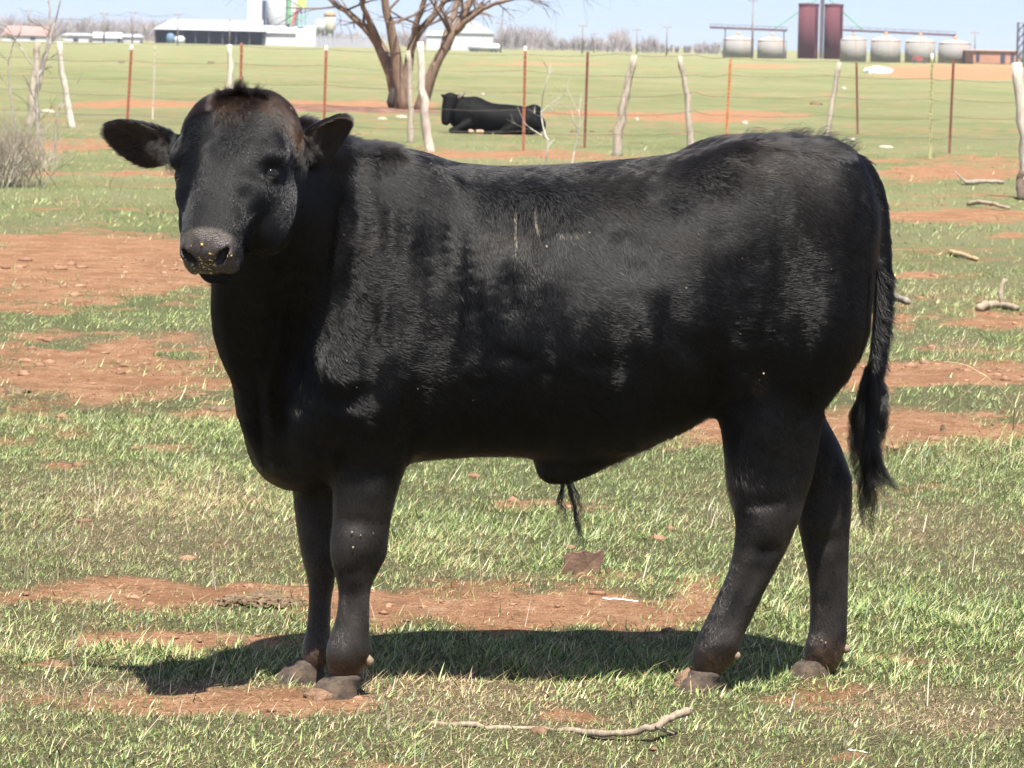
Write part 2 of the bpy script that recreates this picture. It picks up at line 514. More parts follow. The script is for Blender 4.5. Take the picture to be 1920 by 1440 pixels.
def build_bull_grid():
    def axis(lo, hi, fine_lo, fine_hi, h0, h1):
        out = [lo]
        while out[-1] < hi:
            x = out[-1]
            d = max(fine_lo - x, x - fine_hi, 0)
            out.append(x + min(h1, h0 + d * 0.06))
        return out
    hc = hp(0, 0.05, 0)
    xs = axis(-1.08, 0.92, hc[0] - 0.30, hc[0] + 0.27, 0.0042, 0.0085)
    ys = axis(hc[1] - 0.33, 0.40, hc[1] - 0.30, hc[1] + 0.16, 0.0045, 0.0085)
    zs = axis(-0.02, 1.36, hc[2] - 0.25, hc[2] + 0.25, 0.0042, 0.0075)
    G = Grid(xs, ys, zs)
    # ---- trunk: (px, top, bottom, half width, height of widest point 0..1, exponent)
    st = [(478, 720, 800, .03, .5, 2), (498, 640, 866, .085, .45, 2), (530, 540, 896, .135, .45, 2), (585, 420, 902, .185, .45, 2.1),
          (640, 345, 895, .200, .45, 2.1), (700, 301, 880, .226, .45, 2.1), (760, 301, 862, .255, .44, 2.1), (850, 307, 851, .280, .44, 2.15),
          (950, 313, 846, .297, .43, 2.15), (1050, 312, 850, .305, .43, 2.15), (1150, 303, 846, .305, .44, 2.15), (1250, 291, 803, .293, .48, 2.2),
          (1300, 281, 776, .283, .52, 2.2), (1360, 264, 742, .272, .54, 2.25), (1420, 258, 720, .262, .56, 2.3), (1480, 254, 735, .248, .55, 2.3),
          (1540, 257, 735, .225, .55, 2.2), (1590, 274, 650, .19, .58, 2.1), (1614, 304, 560, .13, .58, 2), (1627, 370, 490, .05, .5, 2)]
    X0 = []; ZT = []; ZB = []
    for s in st:
        a = bl(s[0], s[1], 0); b = bl(s[0], s[2], 0)
        X0.append((a[0] + b[0]) / 2); ZT.append(a[2]); ZB.append(b[2])
    X0 = np.array(X0); ZT = np.array(ZT); ZB = np.array(ZB)
    W = np.array([s[3] for s in st]); K = np.array([s[4] for s in st]); N = np.array([s[5] for s in st])
    xs_ = G.ax[0].astype(float)
    def smooth_interp(v):
        # pchip-like: linear on a fine grid then box smoothed
        xf = np.linspace(X0[0], X0[-1], 900)
        y = np.interp(xf, X0, v)
        kk = np.hanning(45); kk /= kk.sum()
        y = np.convolve(np.pad(y, 22, mode='reflect', reflect_type='odd'), kk, 'valid')
        return np.interp(xs_, xf, y)
    zt, zb, w, kf, nn = [smooth_interp(v)[:, None, None] for v in (ZT, ZB, W, K, N)]
    sl, X, Y, Z = G.sub((X0[0], -.5, .2), (X0[-1], .5, 1.36))
    i = sl[0]
    zt, zb, w, kf, nn = zt[i], zb[i], w[i], kf[i], nn[i]
    zc = zb + (zt - zb) * kf
    hz = np.where(Z > zc, zt - zc, zc - zb)
    # the back is flatter and the belly rounder
    q = ((np.abs(Y) / w) ** nn + (np.abs(Z - zc) / hz) ** nn) ** (1 / nn)
    d = (q - 1) * np.minimum(w, hz) * 0.9
    G.F[sl] = np.minimum(G.F[sl], d.astype(np.float32))

    # ---- shoulders, withers, hips (both sides)
    for sgn in (-1, 1):
        y = lambda v: sgn * v
        p = lambda px, py, v: np.array([bl(px, py, 0)[0], sgn * v, bl(px, py, 0)[2]])
        G.ell(p(700, 520, .135), (.17, .115, .28), k=.16)                    # shoulder blade
        G.ell(p(665, 690, .15), (.14, .10, .15), k=.12)                    # point of shoulder / upper arm
        G.ell(p(1110, 590, .11), (.30, .20, .22), k=.2)                     # barrel
        G.ell(p(1385, 330, .15), (.10, .07, .07), k=.13)                    # hook bone
        G.ell(p(1490 - 12 * (sgn > 0), 430, .12), (.16, .125, .17), k=.08)                    # rump
        G.ell(p(1466 - 40 * (sgn > 0), 580, .145), (.160, .115, .20), k=.08)                  # thigh
    # brisket and chest front
    G.ell(bl(556, 795, 0), (.105, .115, .12), k=.06)
    G.ell(bl(570, 848, 0.0), (.115, .08, .068), k=.05)
    G.ell(bl(620, 780, 0.0), (.16, .20, .14), k=.08)
    # sheath
    G.sweep([(bl(1220, 780, 0), .045, .06, YV), (bl(1120, 836, 0), .054, .055, YV), (bl(1064, 868, 0), .048, .046, YV), (bl(1034, 878, 0), .038, .038, YV)], k=.045)
    # ---- near front leg, far front leg
    G.sweep(leg([(618, 790, 700), (620, 778, 790), (624, 763, 860), (624, 742, 930), (622, 732, 985), (617, 724, 1035), (630, 700, 1085),
                 (634, 695, 1120), (626, 694, 1175), (610, 695, 1220), (612, 682, 1248)], -.13,
                [.10, .085, .07, .06, .055, .055, .043, .036, .04, .047, .037]), k=.035)
    G.sweep(leg([(560, 690, 760), (550, 660, 870), (549, 648, 930), (556, 640, 990), (566, 636, 1045), (577, 628, 1090), (578, 622, 1130),
                 (574, 620, 1180), (565, 618, 1222), (562, 608, 1246)], .07,
                [.09, .07, .06, .055, .055, .043, .036, .038, .046, .037]), k=.03)
    # ---- hind legs
    G.sweep(leg([(1330, 1598, 560), (1338, 1572, 640), (1345, 1552, 710), (1352, 1540, 800), (1361, 1528, 870), (1370, 1511, 925), (1378, 1498, 965),
                 (1377, 1479, 1012), (1366, 1447, 1075), (1342, 1421, 1130), (1317, 1397, 1182), (1299, 1382, 1220), (1293, 1358, 1248)], -.11,
                [.10, .105, .10, .09, .078, .07, .064, .056, .046, .042, .043, .047, .037]), k=.035)
    G.sweep(leg([(1370, 1548, 600), (1390, 1535, 720), (1420, 1548, 800), (1455, 1580, 860), (1488, 1596, 905), (1492, 1597, 955), (1497, 1594, 985), (1506, 1592, 1030),
                 (1516, 1591, 1085), (1518, 1590, 1140), (1516, 1588, 1190), (1508, 1584, 1218), (1508, 1570, 1246)], .08,
                [.09, .10, .085, .07, .062, .058, .056, .05, .044, .042, .043, .047, .037]), k=.03)
    # ---- neck: tall ellipse bending towards the viewer
    hb = hp(0, -.05, -.11)
    n0 = (bl(720, 560, 0.0), .30, .20, YV)
    n1 = (bl(640, 540, -.03), .275, .185, YV + np.array([.15, 0, 0]))
    n2 = (bl(580, 480, -.12), .225, .135, YV + np.array([-.5, 0, 0]))
    n3 = (hb * .55 + bl(560, 430, -.17) * .45, .165, .110, YV + np.array([-1.0, 0, 0]))
    n4 = (hb, .125, .105, YV + np.array([-1.6, 0, 0]))
    G.sweep([n0, n1, n2, n3, n4], k=.07)
    # crest behind the poll and throat / dewlap
    G.sweep([(bl(770, 345, 0), .05, .06, YV), (bl(690, 330, -.04), .055, .06, YV), (bl(630, 300, -.12), .05, .055, YV), (bl(575, 270, -.24), .05, .055, YV)], k=.06)
    th = hp(0, .10, -.14)
    G.sweep([(th, .07, .055, YV + np.array([-1.2, 0, 0])), (bl(457, 600, -.24), .080, .06, YV + np.array([-.9, 0, 0])), (bl(502, 690, -.13), .085, .075, YV + np.array([-.5, 0, 0])),
             (bl(525, 770, -.05), .09, .085, YV), (bl(552, 848, 0), .075, .07, YV)], k=.05)
    G.smooth(4)
    # ---- tail core
    tl = [bl(1572, 314, 0), bl(1608, 328, -.01), bl(1637, 370, -.02), bl(1651, 440, -.035), bl(1656, 550, -.04), bl(1650, 640, -.04), bl(1640, 710, -.04), bl(1633, 790, -.04)]
    tr = [.044, .040, .030, .0235, .021, .020, .018, .012]
    G.sweep([(c, r, r * .95, YV) for c, r in zip(tl, tr)], k=.008)
    # ---- head
    E = lambda s, l, n, rs, rl, rn, k=.02, op='add', ax=None: G.ell(hp(s, l, n), (rs, rl, rn), HA if ax is None else ax, k, op)
    E(0, -.075, -.015, .118, .125, .105, .04)                # cranium
    E(0, -.128, -.015, .104, .092, .088, .06)                # poll
    for sg in (-1, 1): E(sg * .048, -.085, .025, .066, .10, .064, .05)
    E(0, -.05, .045, .098, .115, .052, .05)                  # broad forehead
    E(0, .02, -.02, .104, .11, .095, .05)
    for sg in (-1, 1):
        E(sg * .092, -.018, .038, .036, .044, .040, .025)     # brow ridge over the eye
        E(sg * .075, .045, -.075, .046, .095, .070, .04)     # cheek and jaw angle
        E(sg * .070, .055, .012, .034, .055, .034, .03)      # cheek bone below the eye
    G.rcone(hp(0, .02, .012), hp(0, .235, .010), .080, .050, k=.05)
    for sg in (-1, 1): G.rcone(hp(sg * .045, .05, .02), hp(sg * .026, .22, .012), .042, .036, k=.04)
    G.rcone(hp(0, .06, -.055), hp(0, .235, -.035), .066, .045, k=.05)
    E(0, .255, -.006, .052, .042, .046, .03)                 # muzzle
    for sg in (-1, 1):
        E(sg * .034, .266, .002, .025, .032, .035, .02)      # nostril wings
        E(sg * .038, .262, -.030, .024, .034, .030, .02)     # upper lips
    E(0, .280, -.022, .036, .026, .026, .02)
    E(0, .262, -.058, .040, .038, .026, .010)                # chin
    # mouth line, nostrils
    mo = [hp(-.068, .21, -.050), hp(-.050, .268, -.050), hp(-.025, .300, -.047), hp(0, .306, -.045), hp(.025, .300, -.047), hp(.050, .268, -.050), hp(.068, .21, -.050)]
    for sg in (-1, 1):
        c = hp(sg * .036, .302, .010)
        e1 = HS * sg * .62 + HN * .62 - HL * .30; e1 /= np.linalg.norm(e1)
        e2 = HL * .9 + HN * .35; e2 -= e1 * (e2 @ e1); e2 /= np.linalg.norm(e2)
        G.ell(c, (.024, .029, .0105), np.stack([e1, e2, np.cross(e1, e2)]), k=.006, op='cut')
        G.bump(hp(sg * .052, .295, .012), .012, .004)
    G.stroke(mo, .006, -.010)
    G.bump(hp(0, .305, .004), (.010, .010, .016), -.003)      # philtrum dip
    # eye sockets and lids
    for sg in (-1, 1):
        e = hp(sg * .100, .018, .022)
        G.bump(hp(sg * .103, .022, .032), (.022, .022, .016), -.016)
        E(sg * .094, .016, .020, .021, .024, .021, .004)
        G.stroke([hp(sg * .080, .042, .050), hp(sg * .100, .020, .044), hp(sg * .116, .000, .026)], .006, .006)
        G.stroke([hp(sg * .078, .062, .044), hp(sg * .100, .048, .034), hp(sg * .118, .034, .016)], .007, .006)
        G.stroke([hp(sg * .070, .070, .050), hp(sg * .096, .062, .030)], .006, -.008)
        G.stroke([hp(sg * .082, .024, .050), hp(sg * .104, .004, .040), hp(sg * .118, -.012, .020)], .006, -.007)
        G.stroke([hp(sg * .062, .09, .056), hp(sg * .060, .15, .045), hp(sg * .055, .20, .035)], .018, -.007)
    G.bump(hp(0, .0, .10), (.03, .06, .03), -.004)
    G.bump(hp(0, -.11, .085), .045, .010)                     # curly forelock mass
    # ---- ears
    def ear(base, tip, face, hw, curl):
        base, tip = w2b(base), w2b(tip); face = w2bv(face)
        e1 = tip - base; L = np.linalg.norm(e1); e1 /= L
        e3 = face - e1 * (face @ e1); e3 /= np.linalg.norm(e3)
        e2 = np.cross(e3, e1)
        A = np.stack([e1, e2, e3]); c = base + e1 * L * .56
        lo = c - L * .75; hi = c + L * .75
        def fn(X, Y, Z):
            dx = X - c[0]; dy = Y - c[1]; dz = Z - c[2]
            a = dx * e1[0] + dy * e1[1] + dz * e1[2]; b = dx * e2[0] + dy * e2[1] + dz * e2[2]; n = dx * e3[0] + dy * e3[1] + dz * e3[2]
            n = n - curl * (b / hw) ** 2 * .020 + .004            # cupped
            prof = np.clip(1 - (a / (L * .52)) ** 2, 0.0, 1) ** .5 * (1 - .22 * a / (L * .5))
            w = hw * prof + .001
            t = .0105 + .006 * np.clip(-a / (L * .5), 0, 1)
            q = np.sqrt((b / w) ** 2 + (n / t) ** 2 + np.clip(np.abs(a) / (L * .52) - .97, 0, 1) ** 2 * 900) 
            return (q - 1) * t * .8
        G.blend(lo, hi, fn, .006)
        G.rcone(base - e1 * .03, base + e1 * .035, .032, .026, k=.03)
    earL = (at_depth(330, 279, 8.37), at_depth(203, 247, 8.39), np.array([-.25, -.80, -.45]), .053, 1.0)
    earR = (at_depth(553, 282, 8.36), at_depth(650, 238, 8.45), np.array([.40, -.72, -.55]), .058, 1.0)
    ear(*earL); ear(*earR)
    return G

def screen_hit(G, px, py):
    """first point of the bull's skin along the photo ray (bull space)"""
    d = w2bv(ray(px, py)); d = d / np.linalg.norm(d)
    ts = np.arange(7.7, 9.6, .004)
    P = _camL + ts[:, None] * d
    v = G.value(P)
    k = np.argmax(v < 0)
    return P[k] if v[k] < 0 else None

def sculpt_bull(G):
    def S(pts, r, amp):
        P = [screen_hit(G, *p) for p in pts]
        P = [p for p in P if p is not None]
        if pts[0][1] > 850: amp *= 1.1
        if len(P) > 1: G.stroke(P, r * 1.1, amp * 1.4)
    def B(px, py, r, amp):
        p = screen_hit(G, px, py)
        if py > 850: amp *= .7
        if p is not None: G.bump(p, np.asarray(r) * 1.15, amp * .9)
    # neck / shoulder folds
    S([(632, 330), (640, 420), (632, 500), (606, 600), (588, 690)], .020, -.010)
    S([(600, 620), (612, 540), (640, 470)], .018, .006)
    S([(552, 545), (556, 620), (550, 690), (544, 735)], .030, -.038)
    S([(528, 560), (516, 640), (498, 700)], .014, .008)
    S([(585, 560), (586, 640), (592, 720)], .014, .008)
    S([(520, 600), (500, 680), (478, 740)], .014, .006)
    S([(655, 330), (672, 400), (668, 470)], .014, -.004)
    S([(690, 330), (704, 400), (700, 480)], .014, -.004)
    S([(738, 360), (745, 450), (738, 540)], .016, -.004)
    S([(690, 470), (700, 560), (690, 650)], .03, .004)
    S([(800, 400), (806, 500), (800, 600)], .022, -.003)
    S([(850, 400), (862, 500), (866, 600), (860, 660)], .010, .0045)
    S([(876, 400), (886, 500), (890, 620), (884, 700)], .018, -.008)
    S([(905, 430), (915, 530), (915, 640)], .012, .004)
    S([(935, 440), (945, 560), (945, 660)], .016, -.005)
    S([(980, 470), (985, 560), (975, 640)], .02, -.004)
    # point of the shoulder and arm
    B(640, 700, .045, .012)
    S([(600, 690), (640, 715), (690, 705)], .016, .005)
    S([(596, 735), (640, 750), (690, 735)], .016, -.010)
    B(690, 770, .04, .010)
    S([(626, 790), (680, 815), (740, 800)], .018, -.006)
    S([(770, 700), (775, 780), (768, 840)], .022, -.012)
    S([(735, 690), (742, 780), (740, 840)], .03, .005)
    S([(700, 880), (705, 960)], .02, .004)
    S([(655, 870), (652, 980)], .02, -.003)
    # knee, cannon tendon
    B(668, 1020, (.03, .03, .035), .008); S([(620, 1068), (660, 1075), (700, 1066)], .014, -.005); S([(628, 985), (670, 978), (725, 985)], .016, -.004)
    S([(662, 1090), (664, 1180)], .009, -.007); S([(684, 1085), (686, 1190)], .008, .005); S([(645, 1090), (640, 1180)], .012, .003); B(640, 1225, .02, .005); B(680, 1222, .018, .006)
    S([(640, 860), (648, 930), (650, 980)], .02, .005); S([(690, 850), (700, 930)], .018, -.006)
    B(722, 1035, .016, .006)
    # brisket folds
    S([(450, 700), (458, 780), (476, 850)], .016, .014)
    S([(472, 700), (484, 790), (498, 866)], .013, -.020)
    S([(492, 720), (500, 800), (508, 885)], .013, .015)
    S([(516, 740), (524, 840)], .018, -.018)
    S([(420, 600), (436, 680), (446, 740)], .014, .010)
    S([(560, 760), (566, 850)], .02, .010)
    S([(500, 880), (540, 898), (600, 895)], .014, .006)
    # flank, loin and thigh
    B(1180, 478, (.070, .06, .055), -.014)
    S([(1130, 430), (1175, 450), (1215, 500)], .03, -.006)
    S([(1240, 380), (1300, 400), (1360, 440)], .05, .005)
    S([(1030, 445), (1060, 440), (1085, 437)], .008, .004)
    S([(1025, 470), (1022, 560)], .014, .005)
    S([(1170, 560), (1200, 600), (1240, 640)], .03, .006)
    S([(1235, 520), (1260, 600), (1300, 660), (1345, 700)], .030, -.008)
    S([(1340, 660), (1348, 710), (1346, 750)], .028, -.016)
    S([(1385, 670), (1392, 740)], .03, .010)
    S([(1500, 560), (1515, 660), (1510, 740)], .03, -.005)
    S([(1555, 520), (1545, 620), (1530, 720)], .03, .005)
    S([(1400, 560), (1420, 640)], .04, .005)
    S([(1605, 330), (1620, 380), (1628, 460)], .014, -.010)
    S([(1440, 760), (1430, 850)], .03, .004)
    S([(1490, 760), (1480, 860), (1495, 930)], .018, -.006)
    S([(1385, 930), (1430, 945), (1490, 935)], .014, -.005)
    B(1440, 985, .03, .007); B(1494, 968, .018, .010); S([(1400, 1030), (1440, 1035), (1470, 1020)], .014, -.005); S([(1360, 1195), (1330, 1225)], .014, .004); B(1372, 1205, .018, .006)
    B(1592, 900, .016, .008); B(1530, 985, .022, .006); B(1580, 1195, .016, .005)
    S([(1425, 1040), (1400, 1105), (1362, 1185)], .009, -.007)
    S([(1446, 1050), (1412, 1120), (1384, 1182)], .008, .005)
    S([(1570, 850), (1560, 900), (1555, 930)], .010, -.005)
    S([(1520, 1000), (1545, 1020), (1580, 1005)], .014, -.004)
    S([(1560, 1040), (1562, 1180)], .010, -.004)
    for k in range(34):
        x = random.uniform(640, 980); y = random.uniform(320, 600)
        S([(x, y), (x + random.uniform(-5, 8), y + 60), (x + random.uniform(-12, 14), y + 130)], random.uniform(.008, .014), random.uniform(-.006, .003))
    # low ripples of loose skin over the belly
    for k in range(26):
        x = random.uniform(780, 1290); y = random.uniform(640, 800) - max(0, x - 1150) * .25
        S([(x, y), (x + random.uniform(25, 60), y + random.uniform(8, 30)), (x + random.uniform(70, 110), y + random.uniform(20, 34))], random.uniform(.010, .02), random.uniform(-.005, .003))
    for k in range(16):
        x = random.uniform(700, 1080); y = random.uniform(380, 560)
        S([(x, y), (x + random.uniform(-6, 8), y + 50), (x + random.uniform(-8, 12), y + 110)], random.uniform(.010, .018), random.uniform(-.003, .002))

def relax(V, Q, w, it):
    """light Laplacian smoothing with a per-vertex weight"""
    E = np.concatenate([Q[:, [0, 1]], Q[:, [1, 2]], Q[:, [2, 3]], Q[:, [3, 0]]])
    E = np.concatenate([E, E[:, ::-1]])
    cnt = np.bincount(E[:, 0], minlength=len(V))[:, None]
    for _ in range(it):
        S = np.stack([np.bincount(E[:, 0], V[E[:, 1], j], len(V)) for j in range(3)], 1) / cnt
        V = V + (S - V) * (.5 * w[:, None])
    return V
def normals_of(V, Q):
    n = np.cross(V[Q[:, 2]] - V[Q[:, 0]], V[Q[:, 3]] - V[Q[:, 1]])
    N = np.stack([np.bincount(Q.ravel(), np.repeat(n[:, j], 4), len(V)) for j in range(3)], 1)
    return N / (np.linalg.norm(N, axis=1)[:, None] + 1e-12), np.linalg.norm(n, axis=1) / 2

def hair_object(name, P, rad, col, mat, parent):
    """P (n,k,3) strands, rad (n,k), col (n,3)"""
    n, k = P.shape[:2]
    cu = bpy.data.hair_curves.new(name)
    cu.add_curves([k] * n)
    cu.attributes['position'].data.foreach_set('vector', np.ascontiguousarray(P, np.float32).ravel())
    ra = cu.attributes.get('radius') or cu.attributes.new('radius', 'FLOAT', 'POINT')
    ra.data.foreach_set('value', np.ascontiguousarray(np.broadcast_to(rad, (n, k)), np.float32).ravel())
    ca = cu.attributes.new('tint', 'FLOAT_COLOR', 'CURVE')
    C = np.ones((n, 4), np.float32); C[:, :3] = col
    ca.data.foreach_set('color', C.ravel())
    cu.materials.append(mat)
    o = bpy.data.objects.new(name, cu)
    COL.objects.link(o)
    o.parent = parent
    return o

def hair_material(name, rough=0.19, radial=0.30, coat=0.0):
    t = NT(name)
    h = t.n.new('ShaderNodeBsdfHairPrincipled')
    h.parametrization = 'COLOR'
    t.l.new(t.attr('tint'), h.inputs['Color'])
    h.inputs['Roughness'].default_value = rough
    h.inputs['Radial Roughness'].default_value = radial
    h.inputs['Coat'].default_value = coat
    h.inputs['IOR'].default_value = 1.38
    t.l.new(h.outputs[0], t.out.inputs['Surface'])
    return t.m

def skin_material():
    t = NT('bull_skin')
    col = t.attr('tint'); wet = t.attr('wet', 'Fac')
    co = t.coord('Object')
    nz = t.noise(120, 4, .6, co)
    fine = t.noise(900, 3, .6, co)
    streak = t.noise(1.0, 4, .6, t.mapping(co, (420, 420, 60)))
    c = t.mix(t.ramp(nz, [(.35, 0.0), (.75, .5)]), col, (.006, .0055, .005, 1), 'MIX')
    rough = t.math('MULTIPLY_ADD', wet, -.24); rough.node.inputs[2].default_value = .46
    spec = t.math('MULTIPLY_ADD', wet, .30); spec.node.inputs[2].default_value = .19
    peb = t.noise(420, 2, .5, co)
    hgt = t.math('ADD', t.math('MULTIPLY', fine, .5), t.math('ADD', streak, t.math('MULTIPLY', t.math('MULTIPLY', peb, wet), 2.0)))
    t.bsdf(c, rough, t.bump(hgt, .55, .003), spec=spec)
    return t.m

HAIR_BLACK = np.array([.0020, .0018, .0019])
def bull_flow(P, N, hc):
    """hair direction in bull space: lies down the side, turning back along the shoulder, flank and rump"""
    x, y, z = P.T
    pp = project(b2w(P)); u, v = pp.T
    g = lambda cx, cy, rx, ry: np.exp(-(((u - cx) / rx) ** 2 + ((v - cy) / ry) ** 2))
    al = .42 + .85 * g(740, 550, 120, 180) + .55 * g(640, 420, 60, 110) + 1.0 * g(1470, 440, 210, 180) + .75 * g(1400, 600, 110, 90) + 1.0 * g(1200, 600, 130, 75) + .5 * g(1540, 620, 60, 120) + .55 * g(1060, 715, 190, 55) + .6 * g(830, 700, 70, 60) + 1.0 * g(455, 740, 18, 60) + 1.0 * g(492, 810, 12, 50) + .9 * g(505, 885, 26, 16) + .8 * g(600, 560, 22, 110) + .7 * g(650, 705, 45, 18) + .7 * g(690, 775, 45, 25)
    al = al - .34 * g(930, 450, 80, 200) - .8 * g(1185, 480, 40, 40)
    al = al + (vnoise2(x * 7 + 40, z * 7 + y * 5, 3) - .5) * .55 + (vnoise2(x * 34, z * 7 + y * 14, 5) - .5) * .85
    al = np.clip(al, 0, 1.45)
    leg_t = sstep(.66, .50, z); al = al * (1 - leg_t) + (.15 + .5 * vnoise2(x * 22, z * 9, 6)) * leg_t
    f = np.stack([np.sin(al), 0 * x, -np.cos(al)], 1)
    top = sstep(.80, .96, N[:, 2])[:, None] * (z > .8)[:, None]; f = f * (1 - top) + np.array([1, 0, -.1]) * top
    nk = sstep(-.42, -.60, x)[:, None] * (z > .7)[:, None]; f = f * (1 - .45 * nk) + np.array([.35, .3, -.88]) * .45 * nk
    return f

def build_bull():
    root = empty('bull', B0, B_YAW)
    tag(root, 'large black bull standing side-on with its head turned to the viewer', 'bull')
    G = build_bull_grid(); sculpt_bull(G)
    V, Q = G.nets()
    hc = head_coords(V)
    headness = ((np.abs(hc[:, 0]) < .30) & (hc[:, 1] > -.24) & (hc[:, 1] < .30) & (hc[:, 2] > -.06)).astype(float)
    V = relax(V, Q, np.clip(1 - .75 * headness - .55 * (V[:, 2] < .5), 0, 1), 5)
    N, A = normals_of(V, Q)
    hc = head_coords(V)
    # ---- pigment and wetness of the skin
    col = np.tile(np.array([.003, .0028, .0028]), (len(V), 1)); wet = np.zeros(len(V))
    onhead = (np.abs(hc[:, 0]) < .14) & (hc[:, 2] > -.14) & (hc[:, 1] > -.22) & (hc[:, 1] < .30)
    pad = onhead * sstep(.188, .200, hc[:, 1] - .10 * np.abs(hc[:, 2] - .03) - .06 * np.abs(hc[:, 0])) * sstep(-.050, -.040, hc[:, 2]) * sstep(.064, .052, np.abs(hc[:, 0]))
    pad = np.clip(pad, 0, 1)
    padn = fbm2(hc[:, 0] * 90 + 5, hc[:, 2] * 90 + hc[:, 1] * 40, 3, 9)
    pc = np.array([.085, .070, .064])[None] * (.55 + .9 * padn[:, None])
    dusty = (pad > .3) * sstep(.222, .200, hc[:, 1])
    pc = pc * (1 - .5 * dusty[:, None]) + np.array([.09, .07, .045]) * .5 * dusty[:, None]
    col = col * (1 - pad[:, None]) + pc * pad[:, None]
    wet = pad * .9
    dz = sstep(.60, .25, V[:, 2]) * np.clip(fbm2(V[:, 0] * 16, V[:, 2] * 16, 4, 33) * 1.5 - .15, 0, 1)
    col = col * (1 - dz[:, None]) + np.array([.040, .034, .029]) * dz[:, None]
    low = sstep(.12, .02, V[:, 2]); nzl = fbm2(V[:, 0] * 60, V[:, 2] * 60 + V[:, 1] * 31, 3, 21)
    mud = np.clip(low * (nzl * 2.2 - .35), 0, 1)
    col = col * (1 - mud[:, None]) + np.array([.11, .062, .036]) * mud[:, None]
    body = mesh_np('body', V, Q, 4)
    vcol(body, 'tint', col); vfloat(body, 'wet', wet)
    link('body', body, skin_material(), root)

    # ---- coat
    tri_area = A
    ctr = V[Q].mean(1); nf = N[Q].mean(1); nf /= np.linalg.norm(nf, axis=1)[:, None]
    view = _camL - ctr; view /= np.linalg.norm(view, axis=1)[:, None]
    facing = (nf * view).sum(1)
    hcq = head_coords(ctr)
    hq = (np.abs(hcq[:, 0]) < .32) & (hcq[:, 1] > -.26) & (hcq[:, 1] < .30) & (hcq[:, 2] > -.12) & (ctr[:, 0] < -.4)
    dens = np.where(facing > -.25, 1.0, .12) * np.where(hq, 2.4, 1.0) * np.where(ctr[:, 2] < .12, 1.3, 1.0)
    bare = pad[Q].mean(1) > .4
    dens[bare] *= .02
    wgt = A * dens; wgt /= wgt.sum()
    n = N_COAT
    for sgn in (-1, 1):
        near_eye = np.linalg.norm(ctr - hp(sgn * .104, .021, .030), axis=1) < .021
        wgt[near_eye] = 0
    wgt /= wgt.sum()
    pick = RNG.choice(len(Q), n, p=wgt)
    u = RNG.random((n, 2)); q = Q[pick]
    bil = lambda X: (X[q[:, 0]] * ((1 - u[:, 0]) * (1 - u[:, 1]))[:, None] + X[q[:, 1]] * (u[:, 0] * (1 - u[:, 1]))[:, None]
                     + X[q[:, 2]] * (u[:, 0] * u[:, 1])[:, None] + X[q[:, 3]] * ((1 - u[:, 0]) * u[:, 1])[:, None])
    P = bil(V); Nn = bil(N); Nn /= np.linalg.norm(Nn, axis=1)[:, None]
    h = head_coords(P)
    x, y, z = P.T
    D = bull_flow(P, Nn, h)
    L = np.full(n, .013); lift = np.full(n, .10)
    C = np.tile(HAIR_BLACK, (n, 1))
    # --- head hair
    hh = (np.abs(h[:, 0]) < .135) & (h[:, 1] > -.24) & (h[:, 1] < .30) & (h[:, 2] > -.09) & (x < -.4)
    def near_seg(A, B, r):
        A = w2b(A); B = w2b(B); ba = B - A
        t = np.clip((P - A) @ ba / (ba @ ba), 0, 1)
        return np.linalg.norm(P - A - t[:, None] * ba, axis=1) < r
    eL = near_seg(at_depth(318, 279, 8.37), at_depth(190, 246, 8.39), .062); eR = near_seg(at_depth(568, 278, 8.37), at_depth(650, 238, 8.45), .062)
    ears = eL | (eR & (h[:, 0] > .13) & (y < -.12) & (h[:, 1] < .06))
    hh &= ~eL
    s0, l0 = -.006, -.02
    rs = h[:, 0] - s0; rl = h[:, 1] - l0
    rr = np.sqrt(rs ** 2 + rl ** 2) + 1e-4
    Dh = HS[None] * (rs / rr)[:, None] + HL[None] * (rl / rr)[:, None]
    side = sstep(.07, .11, np.abs(h[:, 0]))[:, None]
    Dh = Dh * (1 - side) + (HL[None] * .9 - HN[None] * .35) * side
    poll = sstep(-.085, -.125, h[:, 1]) * hh
    comb = sstep(-.06, -.10, h[:, 1])[:, None]
    Dh = Dh * (1 - comb) + (HS[None] * np.clip(h[:, 0] / .05, -1, 1)[:, None] - HL[None] * .25 + HL[None] * .9 * sstep(.05, .11, np.abs(h[:, 0]))[:, None]) * comb
    # the forelock falls forward over the brow from the poll
    fore = np.exp(-((h[:, 0] + .002) / .05) ** 2) * sstep(-.075, -.10, h[:, 1]) * hh
    Dh = Dh * (1 - fore[:, None]) + (HL * .8 + HN * .25)[None] * fore[:, None]
    D = np.where(hh[:, None], Dh, D)
    L = np.where(hh, .006 + .010 * sstep(-.04, -.12, h[:, 1]) + .004 * poll, L)
    lift = np.where(hh, .12 - .02 * poll, lift)
    brown = np.clip(sstep(-.05, -.12, h[:, 1]) * (.35 + .9 * (fbm2(h[:, 0] * 40, h[:, 1] * 40, 3, 4) - .25)), 0, 1) * hh
    C = C * (1 - brown[:, None]) + np.array([.034, .0175, .010]) * brown[:, None]
    sg = np.sign(h[:, 0])
    De = HS[None] * sg[:, None] - HL[None] * .25
    D = np.where(ears[:, None], De, D)
    L = np.where(ears, .014, L); lift = np.where(ears, .16, lift)
    inner = ears & ((Nn * (-YV)).sum(1) > .45) & ((Nn[:, 2]) < .2)
    C[inner] = np.array([.030, .016, .010])
    # --- body lengths
    neck = (~hh) & (~ears) & (x < -.42) & (z > .6)
    L = np.where(neck, .017, L); lift = np.where(neck, .12, lift)
    topl = (~hh) & (~ears) & (Nn[:, 2] > .78) & (z > .9)
    crest = topl & (x < -.34); L = np.where(crest, .022, L); lift = np.where(crest, .30, lift)
    rump = topl & (x > .40)
